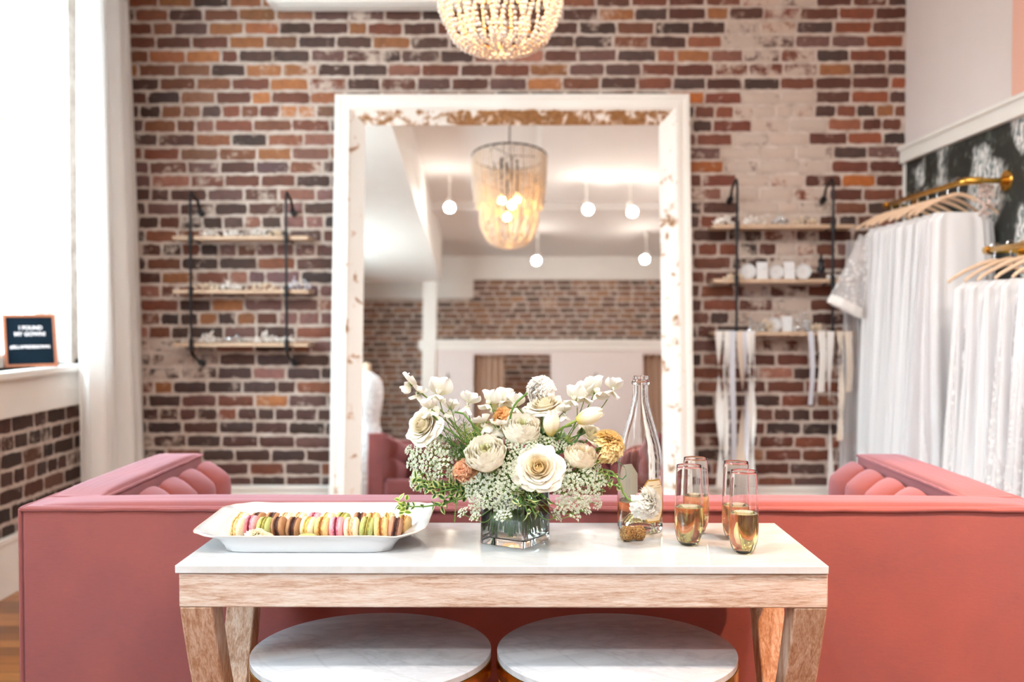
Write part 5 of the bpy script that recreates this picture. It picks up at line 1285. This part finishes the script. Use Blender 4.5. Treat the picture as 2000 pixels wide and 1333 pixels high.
# ------------------------------------------------------------------ ceiling spotlights seen in the mirror, and one added out of view
M_spotb = emit('spot_bulb', (1, .86, .66, 1), 60)
def spot(x, y, z_, label, e=60, aimv=(0, .25, -1)):
    t = thing('track_spotlight', label, 'spotlight', (x, y, z_), 0, 'white ceiling spotlights')
    d = Vector(aimv).normalized(); q = aim(d)
    MB().lathe([(.022, -.06), (.034, -.05), (.038, .05), (.036, .052), (.034, .03), (.010, .0), (.001, 0)], 24, q, cap=False).build('housing', M_white, t, smooth=50)
    MB().ball(d*.040, .019, 12, 8).build('bulb', M_spotb, t)
    MB().tube([(0, 0, .0), (0, 0, ZC-.08-z_)], .006, 8).tube([(0, 0, ZC-.08-z_), (0, 0, ZC-z_ - .001)], .02, 10).build('stem', M_white, t)
    l = bpy.data.lights.new('spot_light', 'SPOT'); l.energy = e; l.color = (1, .92, .83); l.spot_size = radians(115); l.spot_blend = .8; l.shadow_soft_size = .05
    lo = bpy.data.objects.new('spot_light', l); C.objects.link(lo); lo.parent = t; lo.location = d*.085; lo.rotation_euler = (-d).to_track_quat('Z', 'Y').to_euler()
    l2 = bpy.data.lights.new('bulb_glow', 'POINT'); l2.energy = 7; l2.color = (1, .93, .85); l2.shadow_soft_size = .03
    lo2 = bpy.data.objects.new('bulb_glow', l2); C.objects.link(lo2); lo2.parent = t; lo2.location = d*.09
for i, (x, y, e, av, lb) in enumerate(((-.71, .95, 85, (.1, .75, -.8), 'ceiling spotlight left of the chandelier in the mirror'), (.73, .88, 100, (.15, .75, -.8), 'brightest ceiling spotlight, right of the chandelier in the mirror'), (1.20, .83, 100, (.15, .6, -.9), 'ceiling spotlight nearest the right edge of the mirror, upper row'),
                                   (.258, -1.20, 140, (-.25, .9, -1), 'ceiling spotlight below the chandelier in the mirror'), (1.62, -1.15, 80, (-.5, .9, -1), 'ceiling spotlight at the right edge of the mirror, lower row'))):
    spot(x, y, 3.38, lb, e, av)
spot(2.05, 1.15, 3.38, 'added unseen warm spotlight near the right wall, aimed at the sofa', 650, (-1.0, 1.15, -3.05))  # unseen lamp added to turn the right side of the sofa rust
lo = bpy.data.objects['spot_light.005']; lo.data.color = (1, .46, .18); lo.data.spot_size = radians(36)
# drapes of the fitting rooms and hooks on the partition
def drape(x0, x1, label):
    t = thing('fitting_room_curtain', label, 'curtain', ((x0+x1)/2, -1.62, .02)); s = U(0, 6)
    MB().grid(lambda u, v: Vector((x0+(x1-x0)*u, -1.62 + .025*sin(2*pi*u*5+s), .02+2.18*v)), 60, 6).build('cloth', M_tan, t, world=True)
    MB().tube([(x0-.02, -1.62, 2.215), (x1+.02, -1.62, 2.215)], .010, 8).build('rod', M_blackm, t, world=True)
drape(-.553, -.163, 'tan fitting room curtain behind the flowers in the mirror'); drape(1.60, 2.1, 'tan fitting room curtain at the right edge of the mirror')
for x, lb in ((-.874, 'left small metal wall hook on the white partition in the mirror'), (.99, 'right small metal wall hook on the white partition in the mirror')):
    t = thing('wall_hook', lb, 'hook', (x, -1.5, 1.87))
    MB().box((-.012, 0, -.06), (.012, .006, .06)).tube([(0, .005, .04), (0, .04, .045), (0, .055, .07)], .006, 8).tube([(0, .005, -.02), (0, .035, -.035), (0, .04, -.005)], .006, 8).build('hook_body', plain('pewter', rgb(120, 116, 112), .35, .8), t)
# white housing high on the back wall
t = thing('wall_unit', 'white housing mounted high on the brick wall, cut by the top of the frame', 'wall unit', (-.80, 5.66, 2.958))
MB().box((-1.383, 5.50, 2.962), (-.25, 5.688, 3.28)).build('housing', M_white, t, world=True, bevel=.01)
MB().box((-1.33, 5.505, 2.956), (-.31, 5.53, 2.962)).build('vent_slot', M_white, t, world=True)
MB().box((-1.33, 5.56, 2.954), (-.31, 5.66, 2.962)).build('vent_flap', M_white, t, world=True, bevel=.002)
# ------------------------------------------------------------------ labels that single out the members of a bunch, by place from the left
ORD = ['leftmost', 'second from left', 'third from left', 'fourth from left', 'fifth from left', 'sixth from left', 'seventh from left', 'eighth from left', 'ninth from left', 'tenth from left',
       'eleventh from left', 'twelfth from left', 'thirteenth from left', 'fourteenth from left', 'fifteenth from left', 'sixteenth from left', 'seventeenth from left']
by = {}
for o in C.objects:
    if o.parent is None and o.get('group') and o.get('label'): by.setdefault((o['group'], o['label']), []).append(o)
for (g, lb), os_ in by.items():
    if 1 < len(os_) <= 17 and g != 'filler foliage inside the bouquet':
        def px(o):
            p = o.location
            if 'sprig' in o.name or 'dill' in o.name:
                lv = [c for c in o.children if c.name.startswith('leaves')][0]; p = o.location + sum((Vector(b) for b in lv.bound_box), Vector())/8
            return p.x/p.y
        os_.sort(key=px)
        for k, o in enumerate(os_): o['label'] = lb + ', ' + ORD[k]
